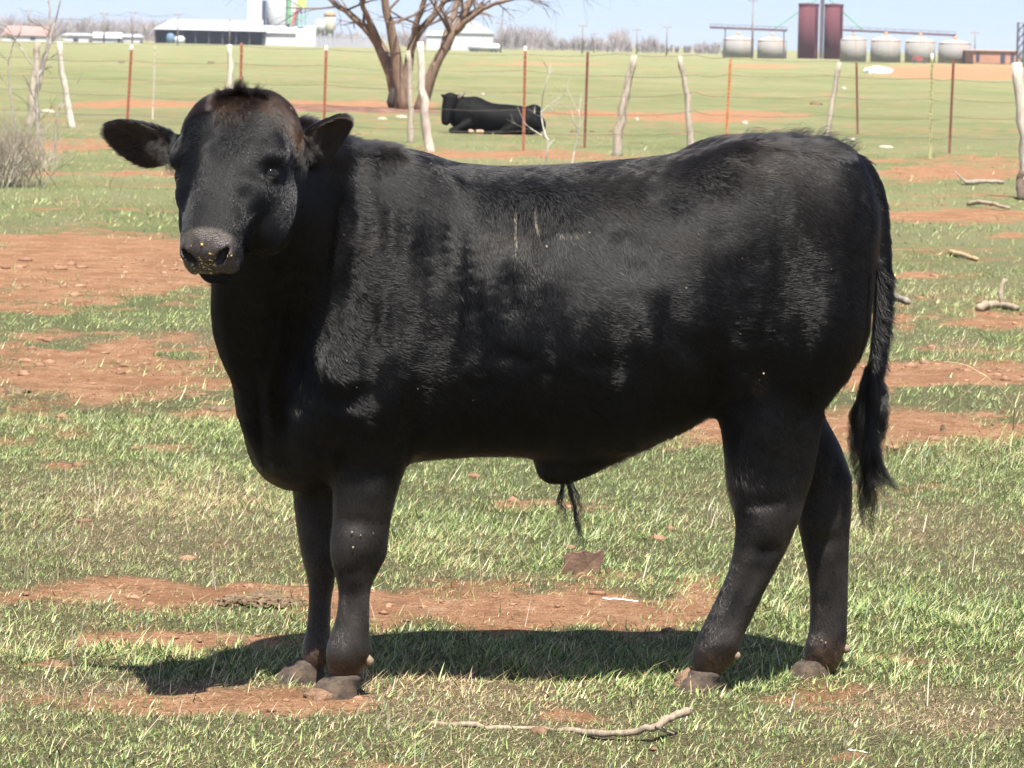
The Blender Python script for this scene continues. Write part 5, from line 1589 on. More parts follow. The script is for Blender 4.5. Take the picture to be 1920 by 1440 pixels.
def lump(name, px, py, wpx, hpx, label, cat, mat, depth=None, seed=0, group=None, rough=.3, sub=3):
    """an irregular lump resting on the ground"""
    g = on_ground(px, py); s = g[1] / FPX
    bm = bmesh.new(); bmesh.ops.create_icosphere(bm, subdivisions=sub, radius=1)
    V = np.array([v.co[:] for v in bm.verts])
    rr = 1 + rough * 2 * (fbm2(V[:, 0] * 2.2 + seed, V[:, 1] * 2.2 + V[:, 2] * 2.9, 5, seed, .75) - .5)
    V = V * rr[:, None]
    V[:, 0] *= wpx * s / 2; V[:, 1] *= (depth or wpx * s / 2); V[:, 2] = np.where(V[:, 2] > 0, V[:, 2] * hpx * s, V[:, 2] * .02)
    for v, c in zip(bm.verts, V): v.co = c
    me = bpy.data.meshes.new(name); bm.to_mesh(me); bm.free()
    o = link(name, me, mat); o.location = (g[0], g[1], relief(np.array([g[0]]), np.array([g[1]]))[0] - .003)
    tag(o, label, cat, group)
    return o

def build_small():
    # broken clay shard leaning in the turf
    g = on_ground(1092, 1076); s = g[1] / FPX
    root = empty('clay_shard', g, .15)
    tag(root, 'broken piece of brown clay tile standing in the turf under the belly', 'shard')
    out = [(-.056, 0), (-.050, .030), (-.056, .052), (-.040, .050), (-.033, .062), (-.022, .055), (-.008, .058), (.006, .063), (.020, .056), (.030, .054), (.047, .062), (.056, .060), (.054, .030), (.044, .004), (.020, -.012), (-.02, -.012)]
    m = MB(); n = len(out); V = []
    for dy, sc in ((-.013, 1), (.013, .96)):
        for x, z in out: V.append((x * sc, dy + (x * 3.5) ** 2 * .12 - z * .12, z * sc + .004))
    F = [list(range(n))[::-1], [n + k for k in range(n)]] + [[k, (k + 1) % n, n + (k + 1) % n, n + k] for k in range(n)]
    m.add(V, [f[::-1] for f in F])
    t = NT('old_clay'); co = t.coord('Object'); nz = t.noise(28, 5, .65, co); n2 = t.noise(120, 4, .6, co)
    t.bsdf(t.ramp(nz, [(.3, (.12, .07, .05)), (.5, (.19, .115, .08)), (.72, (.28, .17, .115))]), .9, t.bump(n2, .4, .004))
    m.build('shard_piece', t.m, root)
    dm = NT('dry_dung'); co = dm.coord('Object'); nz = dm.noise(55, 6, .7, co); n2 = dm.noise(30, 5, .7, co)
    dm.bsdf(dm.ramp(nz, [(.32, (.045, .030, .016)), (.5, (.15, .10, .055)), (.72, (.30, .21, .125))]), .95, dm.bump(n2, 1.0, .02))
    g = on_ground(486, 1132); sc_ = g[1] / FPX; m = MB()
    for k in range(170):
        rr = random.random() ** .6; th_ = random.uniform(0, 2 * PI)
        cx, cy = rr * math.cos(th_) * 88 * sc_, rr * math.sin(th_) * .085; r = random.uniform(.006, .020) * (1.15 - rr * .7)
        bm = bmesh.new(); bmesh.ops.create_icosphere(bm, subdivisions=1, radius=r)
        V8 = np.array([v.co[:] for v in bm.verts]); F8 = [[v.index for v in f.verts] for f in bm.faces]; bm.free()
        V8 = V8 * (1 + RNG.uniform(-.35, .35, (len(V8), 1))) * np.array([1.4, 1.1, .75]) + np.array([cx, cy, r * .3 + .012 * (1 - rr)])
        m.add(V8, F8)
    o = m.build('dung_pat', dm.m); o.location = (g[0], g[1], relief(g[:1], g[1:2])[0])
    tag(o, 'crumbly brown cow pat on bare soil left of the front legs', 'dung')
    mud = NT('red_mud'); co = mud.coord('Object'); nz = mud.noise(50, 5, .7, co)
    mud.bsdf(mud.ramp(nz, [(.3, (.10, .055, .03)), (.55, (.22, .13, .075)), (.75, (.34, .22, .13))]), .95, mud.bump(nz, .9, .015))
    lump('mud_clod', 1290, 1292, 62, 36, 'lump of red mud pushed up at the near hind hoof', 'mud', mud.m, .04, 9, rough=.45)
    lump('mud_clod', 598, 1306, 60, 22, 'flat lump of red mud between the front hooves', 'mud', mud.m, .05, 14, rough=.4)
    lump('mud_clod', 1345, 1290, 40, 20, 'small crumb of mud behind the near hind hoof', 'mud', mud.m, .03, 19, rough=.45)
    lump('soil_clod', 104, 1242, 26, 12, 'orange clod of soil in turf near the left edge', 'clod', mud.m, None, 23, rough=.3)
    lump('soil_clod', 1012, 1372, 40, 12, 'orange clod of soil against the fallen branch', 'clod', mud.m, None, 27, rough=.3)
    lump('soil_clod', 410, 770, 44, 12, 'dark clod on the soil left of the brisket', 'clod', dm.m, None, 31, rough=.45)
    lump('soil_clod', 30, 735, 50, 12, 'dark crumbled clod on the soil at the left edge', 'clod', dm.m, None, 35, rough=.5)
    lump('soil_clod', 1768, 806, 12, 16, 'small dark clod standing on the soil right of the tail', 'clod', dm.m, None, 37, rough=.3)
    st = plain('pale_stone', (.36, .31, .24), .85, .25, 14, .3)
    for k, (px, py, w, h, lab) in enumerate([(716, 224, 22, 5, 'long white stone on the grass beside the tree foot'), (752, 221, 26, 6, 'white stone leaning near the two wooden posts'), (1396, 233, 16, 7, 'pale stone on grass behind the rump by the orange post'),
                                             (1598, 263, 12, 6, 'small pale stone near the thin dark post'), (90, 212, 30, 8, 'pale stone between the two posts at far left'), (112, 1, 1, 1, ''), (1194, 226, 10, 7, 'round pale stone right of the leaning wooden post'),
                                             (905, 178, 10, 5, 'tiny pale stone on the pasture above the resting cow'), (1660, 277, 34, 5, 'flat tan slab on the grass right of the thin dark post'), (1582, 168, 12, 6, 'tiny pale stone far out on the pasture')]):
        if lab: lump('stone', px, py, w, h, lab, 'stone', st, None, 40 + k, 'pale stones on the pasture', .25, 2)
    wp = plain('white_sand', (.80, .78, .72), .9, .12, 2)  # white patch on the pasture, modelled as a pile of sand
    lump('white_pile', 1645, 137, 58, 13, 'low white heap on the pasture in front of the bins', 'heap', wp, 1.2, 61, rough=.35)
    for k, (px, py, w, h, lab) in enumerate([(1075, 248, 14, 5, 'dark cow pat just right of the resting cow'), (1110, 248, 10, 5, 'dark pat beside the rusty post behind the bull'), (1146, 247, 10, 5, 'small dark pat left of the leaning wooden post'), (228, 118, 14, 4, 'dark tuft far out above the red post'), (395, 118, 14, 4, 'dark tuft far out left of the bleached post'), (1530, 196, 26, 7, 'dark low tuft on the pasture left of the leaning post')]):
        lump('cow_pat', px, py, w, h, lab, 'dung', dm.m, None, 70 + k, 'dark pats on the far pasture', .4, 2)
    # bank of bare earth along the tree
    g0 = on_ground(430, 207); g1 = on_ground(830, 212)
    m = MB(); n = 60; V = []; rows_ = 9
    for i in range(n):
        t = i / (n - 1); c = g0 + (g1 - g0) * t
        hh = .10 * math.sin(PI * min(1, max(0, t))) ** .5 * (.7 + .6 * fbm2(np.array([t * 14.]), np.array([2.]), 3, 5)[0])
        for j in range(rows_):
            u = j / (rows_ - 1); z = hh * math.sin(PI * u) * (.8 + .5 * fbm2(np.array([t * 40.]), np.array([u * 4.]), 3, 6)[0])
            V.append((c[0], c[1] - .6 + 2.0 * u, z - .01))
    F = [[i * rows_ + j, (i + 1) * rows_ + j, (i + 1) * rows_ + j + 1, i * rows_ + j + 1] for i in range(n - 1) for j in range(rows_ - 1)]
    m.add(V, F)
    o = m.build('earth_bank', plain('bank_soil', (.15, .08, .055), .95, .5, 2.5, .8), None, True)
    tag(o, 'low bank of bare red earth at the foot of the tree', 'bank', kind='structure')

# ------------------------------------------------------------------ the grain yard and buildings along the horizon
def build_far():
    P3 = lambda px, py, D: at_depth(px, py, D)
    def X(px, D): return P3(px, 80, D)[0]
    def Z(px, py, D): return max(P3(px, py, D)[2], 0.0)
    white = plain('white_sheet', (.50, .50, .51), .6, .08, .2); grey = plain('grey_sheet', (.50, .51, .53), .55, .15, .3)
    roofw = plain('pale_roof_sheet', (.40, .40, .42), .5, .08, .2); darkb = plain('opening_shade', (.05, .06, .10), .9, .2, .5)  # darkb: the open shed's inner shade put into the wall colour
    lil = plain('grey_wall', (.34, .34, .38), .8, .1, .3); rustt = plain('rust_tank', (.42, .26, .16), .8, .3, .6); tan = plain('tan_tank', (.60, .54, .44), .7, .2, .5)
    redroof = plain('red_roof', (.30, .19, .165), .8, .2, .5); brick = plain('red_brick_wall', (.40, .21, .14), .85, .15, .5)
    greenm = plain('green_steel', (.16, .36, .20), .6, .15, .5); lime = plain('lime_steel', (.45, .58, .16), .6, .15, .5); redm = plain('red_pipe', (.45, .12, .08), .6, .15, .5)
    steel = plain('dark_steel', (.09, .08, .09), .7, .2, .5)
    def galv(name, c=(.26, .25, .235), r=(.27, .18, .12)):
        t = NT(name); co = t.coord('Object'); wv = t.n.new('ShaderNodeTexWave'); wv.bands_direction = 'Z'; wv.inputs['Scale'].default_value = 1.6
        t.l.new(co, wv.inputs['Vector']); nz = t.noise(.5, 5, .6, co); st = t.mapping(co, (1.2, 1.2, .08)); n2 = t.noise(1.0, 5, .65, st)
        cc = t.mix(t.ramp(n2, [(.48, 0.0), (.66, .8)]), tuple(c) + (1,), tuple(r) + (1,)); cc = t.mix(t.ramp(nz, [(.4, 0.0), (.7, .5)]), cc, tuple(min(1, v * 1.25) for v in c) + (1,))
        t.bsdf(cc, .8, t.bump(wv.outputs[0], .5, .05), metallic=0.0, spec=.2); return t.m
    gal = galv('galvanised_bin')
    # --- squat bins: body, roof, hatch
    bins = [(1357, 1415, 66, 74, 108, 'rust-stained bin left of the dark red silos, outer one'), (1422, 1477, 68, 76, 110, 'rust-stained bin directly left of the dark red silos'), (1578, 1627, 68, 74, 116, 'pale bin touching the right side of the dark red silos'),
            (1635, 1692, 66, 76, 117, 'pale rusty bin second to the right of the red silos'), (1700, 1757, 68, 78, 118, 'pale rusty bin third to the right of the red silos'), (1763, 1824, 74, 81, 119, 'grey bin last in the row beside the brick building')]
    for k, (x0, x1, yt, ye, yb, lab) in enumerate(bins):
        cx = (x0 + x1) / 2; D = depth_of(cx, yb)
        r = (x1 - x0) / 2 * D / FPX; h = Z(cx, ye, D); ht = Z(cx, yt, D)
        root = empty('grain_bin', (X(cx, D), D + r, 0)); tag(root, lab, 'grain bin', 'squat steel grain bins on the skyline')
        m = MB(); m.lathe([(r, -.1), (r, h)], 40); m.build('wall', gal, root, True)
        for z in np.arange(.8, h, .8):
            pass
        m = MB(); m.lathe([(r * 1.02, h), (r * .55, h + (ht - h) * .55), (r * .12, ht)], 40); m.build('roof', galv('bin_roof%d' % k, (.44, .36, .31), (.34, .18, .13)), root)
        m = MB(); m.lathe([(r * .13, ht - .05), (r * .13, ht + .25), (r * .05, ht + .4)], 12); m.build('hatch', rustt, root)
    # --- tall dark red silos
    reds = galv('red_silo', (.115, .036, .045), (.08, .026, .034))
    for (x0, x1, yt, yb, lab) in [(1497, 1535, 8, 110, 'left one of the two tall dark red silos'), (1546, 1581, 9, 111, 'right one of the two tall dark red silos')]:
        cx = (x0 + x1) / 2; D = depth_of(cx, yb); r = (x1 - x0) / 2 * D / FPX; h = Z(cx, yt, D)
        root = empty('tall_silo', (X(cx, D), D + r, 0)); tag(root, lab, 'silo', 'tall dark red silos')
        m = MB(); m.lathe([(r, -.1), (r, h)], 36); m.build('wall', reds, root, True)
        m = MB(); m.lathe([(r * 1.03, h - .25), (r * 1.03, h + .12), (r * .6, h + .16), (r * .08, h + .22)], 36); m.build('cap', reds, root)
        m = MB()
        for z in np.linspace(.3, h - .3, 40): m.box(r * .62, r * .80, -r * .75 - .12, -r * .75 - .06, z, z + .06)
        m.box(r * .60, r * .64, -r * .75 - .13, -r * .75 - .05, .2, h - .2); m.box(r * .78, r * .82, -r * .75 - .13, -r * .75 - .05, .2, h - .2)
        m.build('ladder', reds, root)['kind'] = 'stuff'
    # --- elevator leg between them with its down pipes
    D = depth_of(1541, 110) + 1.5; root = empty('elevator_leg', (X(1540, D), D, 0)); tag(root, 'dark bucket elevator rising between the two red silos', 'elevator')
    m = MB(); m.box(-.28, .28, -.3, .3, -.1, Z(1541, -25, D)); m.build('casing', steel, root)
    m = MB(); m.box(-.5, .5, -.5, .5, Z(1541, -25, D), Z(1541, -38, D)); m.build('head_box', steel, root)
    base = np.array(root.location)
    for a, b in (((1541, -8), (1452, 54)), ((1541, -14), (1618, 56))):
        m = MB(); m.tube([P3(*a, D) - base, P3(*b, D) - base], .10, 6); m.build('down_pipe', greenm, root)
    # --- conveyor walkways over the bins
    for (xa, ya, xb, yb_, lab, legs) in [(1331, 51, 1476, 57, 'rusty conveyor walkway over the two left bins', (1360, 1412, 1470)), (1580, 56, 1792, 66, 'rusty conveyor walkway over the four right bins', (1600, 1662, 1728, 1788))]:
        D = 545; root = empty('conveyor_walkway', (X((xa + xb) / 2, D), D + 3, 0)); tag(root, lab, 'conveyor'); base = np.array(root.location)
        a = P3(xa, ya, D + 3) - base; b = P3(xb, yb_, D + 3) - base
        m = MB(); m.tube([a, b], .17, 4); m.build('trough', plain('walkway_rust', (.10, .06, .065), .8, .3, .5), root)
        m = MB(); up = np.array([0, 0, .45]); m.tube([a + up, b + up], .035, 4)
        for t in np.linspace(0, 1, 14): q = a + (b - a) * t; m.tube([q, q + up], .03, 4)
        m.build('railing', steel, root)
        for lx in legs:
            q = P3(lx, ya + (yb_ - ya) * (lx - xa) / (xb - xa), D + 3) - base; m = MB(); m.tube([q, (q[0], q[1], -.1)], .09, 5); m.build('support', steel, root)
    # --- red seed drill in front of the bins
    D = depth_of(1724, 119); root = empty('farm_hopper', (X(1724, D), D, 0)); tag(root, 'small rusty red hopper in front of the third right bin', 'hopper'); s = D / FPX
    m = MB(); m.add([(-14 * s, -.6, 4 * s), (14 * s, -.6, 2 * s), (14 * s, .6, 2 * s), (-14 * s, .6, 4 * s), (-11 * s, -.6, 15 * s), (3 * s, -.6, 13 * s), (3 * s, .6, 13 * s), (-11 * s, .6, 15 * s)], [[3, 2, 1, 0], [4, 5, 6, 7], [0, 1, 5, 4], [1, 2, 6, 5], [2, 3, 7, 6], [3, 0, 4, 7]])
    m.build('hopper_body', plain('hopper_red', (.30, .09, .07), .8, .2, .8), root)
    for dx in (-9, 9):
        m = MB(); m.lathe([(.02, -.12), (4.5 * s, -.12), (4.5 * s, .12), (.02, .12)], 14); o = m.build('wheel', steel, root); o.rotation_euler = (PI / 2, 0, 0); o.location = (dx * s, -.75, 4.5 * s)
    # --- generic gabled building from pixels
    def house(name, x0, x1, ye, yr, yb, deep, label, cat, wall, roof, gable='front', D=None, windows=()):
        cx = (x0 + x1) / 2; D = D or depth_of(cx, yb)
        w = (x1 - x0) / 2 * D / FPX; h = Z(cx, ye, D); hr = Z(cx, yr, D)
        root = empty(name, (X(cx, D), D, 0)); tag(root, label, cat)
        m = MB(); m.box(-w, w, 0, deep, -.1, h); m.build('wall', wall, root)
        m = MB(); e = .25
        if gable == 'front':
            m.add([(-w - e, -e, h - .05), (w + e, -e, h - .05), (0, -e, hr), (-w - e, deep + e, h - .05), (w + e, deep + e, h - .05), (0, deep + e, hr)], [[0, 1, 2], [3, 5, 4], [1, 4, 5, 2], [0, 2, 5, 3], [0, 3, 4, 1]])
        else:
            m.add([(-w - e, -e, h - .05), (w + e, -e, h - .05), (w + e, deep + e, h - .05), (-w - e, deep + e, h - .05), (-w * .92, deep / 2, hr), (w * .92, deep / 2, hr)], [[0, 1, 5, 4], [2, 3, 4, 5], [1, 2, 5], [3, 0, 4], [3, 2, 1, 0]])
        m.build('roof', roof, root)
        for (a, b, c, d) in windows:
            m = MB(); m.box(-w + 2 * w * a, -w + 2 * w * b, -.06, .0, h * c, h * d); m.build('window', darkb, root)
        return root, D, w, h
    house('farm_house', 4, 92, 66, 48, 78, 8, 'low house with a reddish roof at the far left skyline', 'house', white, redroof, 'side', None, [(.2, .3, .3, .7), (.6, .7, .3, .7)])
    house('low_shed', 118, 166, 66, 62, 79, 6, 'small flat white shed behind the second fence post', 'shed', white, roofw, 'side', None, [(.4, .6, .1, .6)])
    house('low_shed', 168, 226, 71, 60, 80, 9, 'white shed with a pale gabled roof left of the first red post', 'shed', grey, roofw, 'side', None, [(.90, .99, .1, .9)])
    house('low_shed', 228, 262, 69, 64, 81, 6, 'pale little shed behind the first red post', 'shed', white, roofw, 'side')
    # open-fronted long shed
    D = 700; x0, x1 = 290, 494; cx = 392; w = (x1 - x0) / 2 * D / FPX; h = Z(cx, 57, D); hr = Z(cx, 37, D)
    root = empty('open_shed', (X(cx, D), D, 0)); tag(root, 'long open-fronted shed with a white roof and dark interior', 'shed')
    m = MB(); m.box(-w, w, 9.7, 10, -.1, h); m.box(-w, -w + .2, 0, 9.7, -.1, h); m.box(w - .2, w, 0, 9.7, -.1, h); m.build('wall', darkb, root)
    m = MB(); m.add([(-w - .3, -.8, h), (w + .3, -.8, h), (w + .3, 10.3, h), (-w - .3, 10.3, h), (-w + 2.6, 5, hr), (w - 1, 5, hr)], [[0, 1, 5, 4], [2, 3, 4, 5], [1, 2, 5], [3, 0, 4], [3, 2, 1, 0]]); m.build('roof', roofw, root)
    for t in np.linspace(0, 1, 9):
        m = MB(); xx = -w + .15 + (2 * w - .3) * t; m.box(xx - .09, xx + .09, -.2, 0, -.1, h); m.build('post', steel, root)
    for k, (px, wd, hh, lab, mt) in enumerate([(338, 1.6, 1.0, 'white round tank standing in the open shed front', white), (321, 1.2, 1.4, 'blue grey drum standing in the open shed', plain('blue_drum', (.12, .20, .30), .6, .2, 1))]):
        r2 = empty('storage_tank', (X(px, D), D - 1.5, 0)); tag(r2, lab, 'tank'); m = MB(); m.lathe([(wd * .6, -.05), (wd * .6, hh), (wd * .35, hh + .3), (wd * .1, hh + .35)], 18); m.build('shell', mt, r2, True); m = MB(); m.lathe([(.2, hh + .3), (.2, hh + .5)], 10); m.build('lid', steel, r2)
    # tower and big bin of the feed mill
    D = 706; root = empty('feed_mill', (X(525, D), D, 0)); tag(root, 'white feed mill with a tall tower, corrugated bin and green legs', 'mill'); base = np.array(root.location)
    lx = lambda px: X(px, D) - base[0]
    lz = lambda py: Z(525, py, D)
    m = MB(); m.box(lx(463), lx(490), 0, 2.4, lz(50), lz(-30)); m.box(lx(463), lx(493), -.5, 2.4, lz(58), lz(38)); m.build('tower', white, root)
    m = MB(); m.box(lx(490.5), lx(496), .6, 3, -.1, lz(2)); m.build('gap_shade', darkb, root)  # dark box stands in for the shadowed gap between tower and bin
    m = MB(); r = (555 - 497) / 2 * D / FPX; m.lathe([(r, -.1), (r, lz(2)), (r * .6, lz(-8)), (r * .1, lz(-14))], 40, (lx(526), r + .5, 0)); m.build('bin', galv('mill_bin', (.44, .45, .46), (.40, .40, .40)), root, True)
    m = MB(); m.box(lx(495), lx(556), -3, 0, -.1, lz(62)); m.build('front_annex', white, root)
    m = MB(); m.add([(lx(556), -2.5, -.1), (lx(592), -2.5, -.1), (lx(592), 4, -.1), (lx(556), 4, -.1), (lx(556), -2.5, lz(58)), (lx(592), -2.5, lz(52)), (lx(592), 4, lz(46)), (lx(556), 4, lz(50))], [[3, 2, 1, 0], [4, 5, 6, 7], [0, 1, 5, 4], [1, 2, 6, 5], [2, 3, 7, 6], [3, 0, 4, 7]]); m.build('side_annex', plain('cream_sheet', (.70, .70, .67), .6, .08, .3), root)
    m = MB(); m.add([(lx(494), -3.3, lz(62)), (lx(557), -3.3, lz(62)), (lx(557), .4, lz(48)), (lx(494), .4, lz(48))], [[0, 1, 2, 3]]); m.add([(lx(494), -3.3, lz(63.5)), (lx(557), -3.3, lz(63.5)), (lx(557), .4, lz(49.5)), (lx(494), .4, lz(49.5))], [[3, 2, 1, 0]]); m.build('annex_roof', roofw, root)
    m = MB(); m.tube([(lx(541), -.3, lz(44)), (lx(541), -.3, lz(-30))], .42, 8); m.build('green_leg', greenm, root)
    m = MB(); m.tube([(lx(547), -.5, lz(46)), (lx(557), -.5, lz(16))], .22, 6); m.build('red_spout', redm, root)
    m = MB(); m.box(lx(556), lx(573), -.6, 1.0, lz(14), lz(-14)); m.build('drive_cab', lime, root)
    m = MB()
    for px in (557.5, 564, 571.5): m.tube([(lx(px), 0, lz(50)), (lx(px), 0, lz(14))], .11, 5)
    m.tube([(lx(556), 0, lz(32)), (lx(573), 0, lz(32))], .09, 5); m.build('cab_stand', greenm, root)
    for (x0, x1, yt, yb, mt, lab) in [(590, 610, 36, 60, white, 'white hopper tank right of the feed mill'), (607, 628, 21, 60, tan, 'taller tan and rust tank right of the white hopper tank')]:
        D2 = 712 + (4 if x0 > 600 else 0); cx = (x0 + x1) / 2; r = (x1 - x0) / 2 * D2 / FPX
        rt = empty('storage_tank', (X(cx, D2), D2, 0)); tag(rt, lab, 'tank')
        z0, z1 = Z(cx, yb, D2), Z(cx, yt, D2)
        m = MB(); m.lathe([(r * .35, z0 - .3), (r, z0 + .5), (r, z1 - .4), (r * .3, z1)], 24); m.build('shell', mt, rt, True)
        if mt is tan: m = MB(); m.lathe([(r * 1.02, z1 - 1.0), (r * 1.02, z1 - .35), (r * .25, z1 + .08)], 24); m.build('rusty_cap', rustt, rt, True)
        m = MB()
        for a in range(4): m.tube([(r * .8 * math.cos(a * PI / 2 + .7), r * .8 * math.sin(a * PI / 2 + .7), z0 + .6), (r * .8 * math.cos(a * PI / 2 + .7), r * .8 * math.sin(a * PI / 2 + .7), -.1)], .10, 5)
        m.build('stand', steel, rt)
    # long grey wall
    D = 690; m = MB(); a = X(590, D); b = X(724, D); w2 = (b - a) / 2
    root = empty('yard_wall', ((a + b) / 2, D, 0)); tag(root, 'long low grey wall right of the feed mill', 'wall')
    n = 16
    for k in range(n):
        m = MB(); m.box(-w2 + 2 * w2 * k / n + .03, -w2 + 2 * w2 * (k + 1) / n - .03, 0, .25, -.1, Z(650, 70, D)); m.build('wall_panel', lil, root)
    m = MB(); m.box(-w2, w2, -.05, .3, Z(650, 70, D), Z(650, 69, D)); m.build('coping', grey, root)
    # gabled barn and white tank trailer
    root, D, w, h = house('gabled_barn', 846, 924, 62, 36, 92, 12, 'white gabled barn with a grey roof right of the tree', 'barn', white, grey, 'front', 640)
    m = MB(); m.add([(-w, -.05, h - .1), (w, -.05, h - .1), (w * .0, -.05, Z(885, 38, D))], [[0, 1, 2]]); m.add([(-w, -.02, h - .1), (w, -.02, h - .1), (0, -.02, Z(885, 38, D))], [[2, 1, 0]]); m.build('gable_end', white, root)
    m = MB(); m.box(-w * .25, w * .25, -.12, -.06, -.1, h * .75); m.build('door', grey, root)
    house('low_shed', 800, 846, 66, 58, 92, 8, 'low white lean-to shed left of the gabled barn behind the tree', 'shed', white, grey, 'side', 645)
    D = 560; root = empty('tank_trailer', (X(908, D), D, 0)); tag(root, 'long white tank trailer parked in front of the gabled barn', 'trailer'); s = D / FPX
    m = MB(); m.tube([(-30 * s, 0, 10 * s), (-28 * s, 0, 10 * s), (-8 * s, 0, 10.5 * s), (-4 * s, 0, 9.5 * s), (2 * s, 0, 9.5 * s), (27 * s, 0, 9.5 * s), (30 * s, 0, 9.5 * s)], [4 * s, 7.5 * s, 8 * s, 7 * s, 7.5 * s, 7 * s, 3.5 * s], 14); m.build('tank', white, root, True)
    m = MB(); m.box(-28 * s, 28 * s, -.25, .25, 1.6 * s, 3 * s); m.build('chassis', steel, root)
    for dx in (-22, -14, 14, 22):
        m = MB(); m.lathe([(.02, -.15), (2.6 * s, -.15), (2.6 * s, .15), (.02, .15)], 12); o = m.build('wheel', steel, root); o.rotation_euler = (PI / 2, 0, 0); o.location = (dx * s, -.5, 2.6 * s)
    # brick building and lattice mast at the right edge
    root, D, w, h = house('brick_building', 1826, 1908, 95, 93, 121, 10, 'low flat red brick building at the right end of the skyline', 'building', brick, plain('flat_roof', (.30, .24, .22), .9, .1, .4), 'side', None, [(.06, .14, .2, .8), (.62, .72, .1, .8), (.85, .93, .1, .8)])
    D = 430; root = empty('lattice_mast', (X(1914, D), D, 0)); tag(root, 'dark steel lattice mast at the right edge of the picture', 'mast'); s = D / FPX; hm = Z(1914, 42, D)
    for a, b in ((-6, -6), (6, -6), (6, 6), (-6, 6)):
        m = MB(); m.box(a * s - .07, a * s + .07, b * s - .07, b * s + .07, -.1, hm); m.build('upright', steel, root)
    zs = np.linspace(0, hm - .1, 6)
    for yy in (-6 * s, 6 * s):
        pts = []
        for z0, z1 in zip(zs[:-1], zs[1:]): pts += [(-6 * s, yy, z0), (6 * s, yy, z1), (-6 * s, yy, z1)]
        m = MB(); m.tube(pts, .05, 4); m.build('bracing', steel, root)
    # utility poles and lines
    pole = wood_material('pole_wood', (.26, .22, .19), 3)
    poles = [(248, 17, 620, 'tall pole rising above the first red fence post'), (195, 19, 640, 'pole left of the first red fence post'), (333, 20, 600, 'pole standing in front of the open shed roof, left one'), (430, 33, 640, 'pole in front of the middle of the open shed'), (939, 36, 560, 'pole just right of the gabled barn'),
             (1092, 42, 600, 'short pole above the bare trees behind the bull\'s back'), (1114, 58, 700, 'thin dark pole right of the middle trees'), (1194, 50, 640, 'dark pole above the leaning wooden post'), (1250, 44, 600, 'pale pole left of the conveyor'), (1410, -6, 540, 'tall pole rising between the two left bins'), (1828, 55, 620, 'pole right of the last grey bin'), (130, 30, 660, 'dim pole over the far left trees'), (54, 14, 620, 'pole above the farm house at far left')]
    tops = {}
    for (px, yt, D, lab) in poles:
        x = X(px, D); h = Z(px, yt, D)
        root = empty('utility_pole', (x, D, 0)); tag(root, lab, 'pole', 'utility poles on the skyline')
        m = MB(); m.tube([(0, 0, -.2), (.02, 0, h * .5), (0, 0, h)], [.13, .11, .09], 8); m.build('shaft', pole, root, True)
        m = MB(); m.box(-.7, .7, -.06, .06, h - .6, h - .5); m.build('crossarm', pole, root)
        tops[px] = np.array([x, D, h - .5])
    seq = [54, 130, 195, 248, 333, 430]
    wm = plain('power_line', (.10, .10, .11), .6, .1, 1)
    root = empty('power_line', tops[54]); tag(root, 'thin power line slung between the poles at the left', 'power line')
    for off in (-.9, .9):
        pts = []
        for a, b in zip(seq[:-1], seq[1:]):
            for t in np.linspace(0, 1, 9)[:-1]: pts.append(tops[a] * (1 - t) + tops[b] * t - np.array([-off, 0, .5 * math.sin(PI * t)]) - tops[54])
        m = MB(); m.tube(pts, .022, 3); m.build('wire', wm, root)

    # --- bare woods along the skyline: thin leafless crowns that run into one grey mass
    rows = []
    def wood(x0, x1, top, D0, D1, n, seed):
        for k in range(n):
            px = random.uniform(x0, x1); D = random.uniform(D0, D1)
            edge = min(1, (px - x0) / 25 + .35, (x1 - px) / 25 + .35)
            h = Z(px, top + random.uniform(-8, 10), D) * edge
            rows.append((X(px, D), D, h))
    wood(-140, 110, 30, 760, 900, 90, 1); wood(90, 345, 36, 760, 900, 110, 2); wood(560, 860, 58, 760, 860, 60, 3); wood(925, 1040, 50, 760, 880, 60, 4); wood(1035, 1150, 70, 800, 900, 44, 7)
    wood(1138, 1184, 54, 740, 800, 20, 5); wood(1180, 1360, 82, 800, 900, 60, 6); wood(1200, 1240, 62, 740, 790, 8, 8); wood(1270, 1350, 94, 800, 900, 12, 9); wood(1810, 2100, 96, 800, 900, 30, 10)
    V = []; F = []; c = 0
    for (x, y, h) in rows:
        w = h * random.uniform(.35, .55)
        for j in range(70):
            a = random.uniform(0, 6.28); z0 = h * random.uniform(.05, .55); L = h * random.uniform(.2, .55)
            ex = math.cos(a) * w * random.uniform(.2, 1); ey = math.sin(a) * w * random.uniform(.2, 1)
            z1 = min(h, z0 + L); r = random.uniform(.02, .055)
            bx = ex * .25; by = ey * .25
            V += [(x + bx - r, y + by, z0), (x + bx + r, y + by, z0), (x + ex + r * .3, y + ey, z1), (x + ex - r * .3, y + ey, z1)]
            F.append((c, c + 1, c + 2, c + 3)); c += 4
        V += [(x - .12, y, -.2), (x + .12, y, -.2), (x + .08, y, h * .6), (x - .08, y, h * .6)]; F.append((c, c + 1, c + 2, c + 3)); c += 4
    me = mesh_np('bare_woods', np.array(V), np.array(F), 4)
    o = link('bare_woods', me, plain('winter_twigs', (.30, .265, .27), .95, .2, .08), None, False)
    tag(o, 'far leafless woods along the skyline', 'woods', kind='stuff')

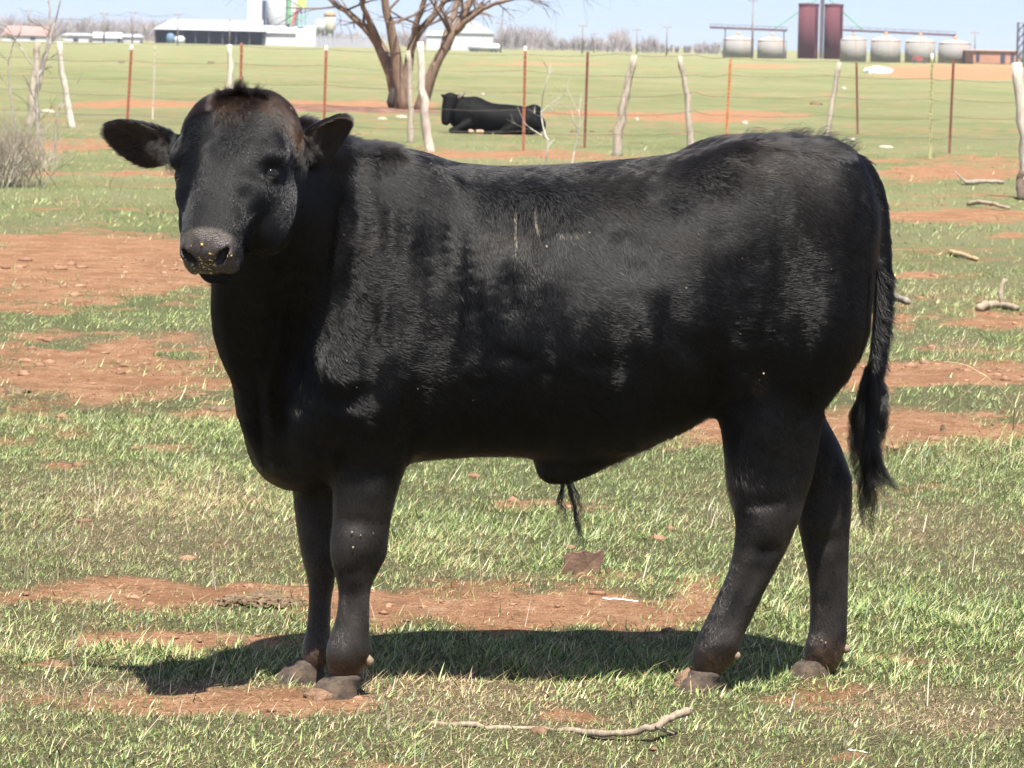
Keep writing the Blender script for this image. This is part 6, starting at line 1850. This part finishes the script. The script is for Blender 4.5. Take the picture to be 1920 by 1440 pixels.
# ------------------------------------------------------------------ build
def build_haze():
    # the clear winter air: even, very thin, round the camera and everything on the ground
    m = MB(); m.box(-21000, 21000, -80, 6900, -1.2, 26)
    t = NT('thin_haze')
    v = t.n.new('ShaderNodeVolumePrincipled')
    v.inputs['Color'].default_value = (.80, .88, 1.0, 1); v.inputs['Density'].default_value = .00016; v.inputs['Anisotropy'].default_value = .1
    t.l.new(v.outputs[0], t.out.inputs['Volume'])
    o = m.build('haze', t.m); o['kind'] = 'stuff'; o['label'] = 'thin pale air over the far pasture and skyline'; o['category'] = 'haze'

N_COAT = 430000
build_ground()
build_far()
bull, BG = build_bull()
build_fence()
build_tree()
build_cow()
build_brush()
build_sticks()
build_small()
build_grass()
build_haze()
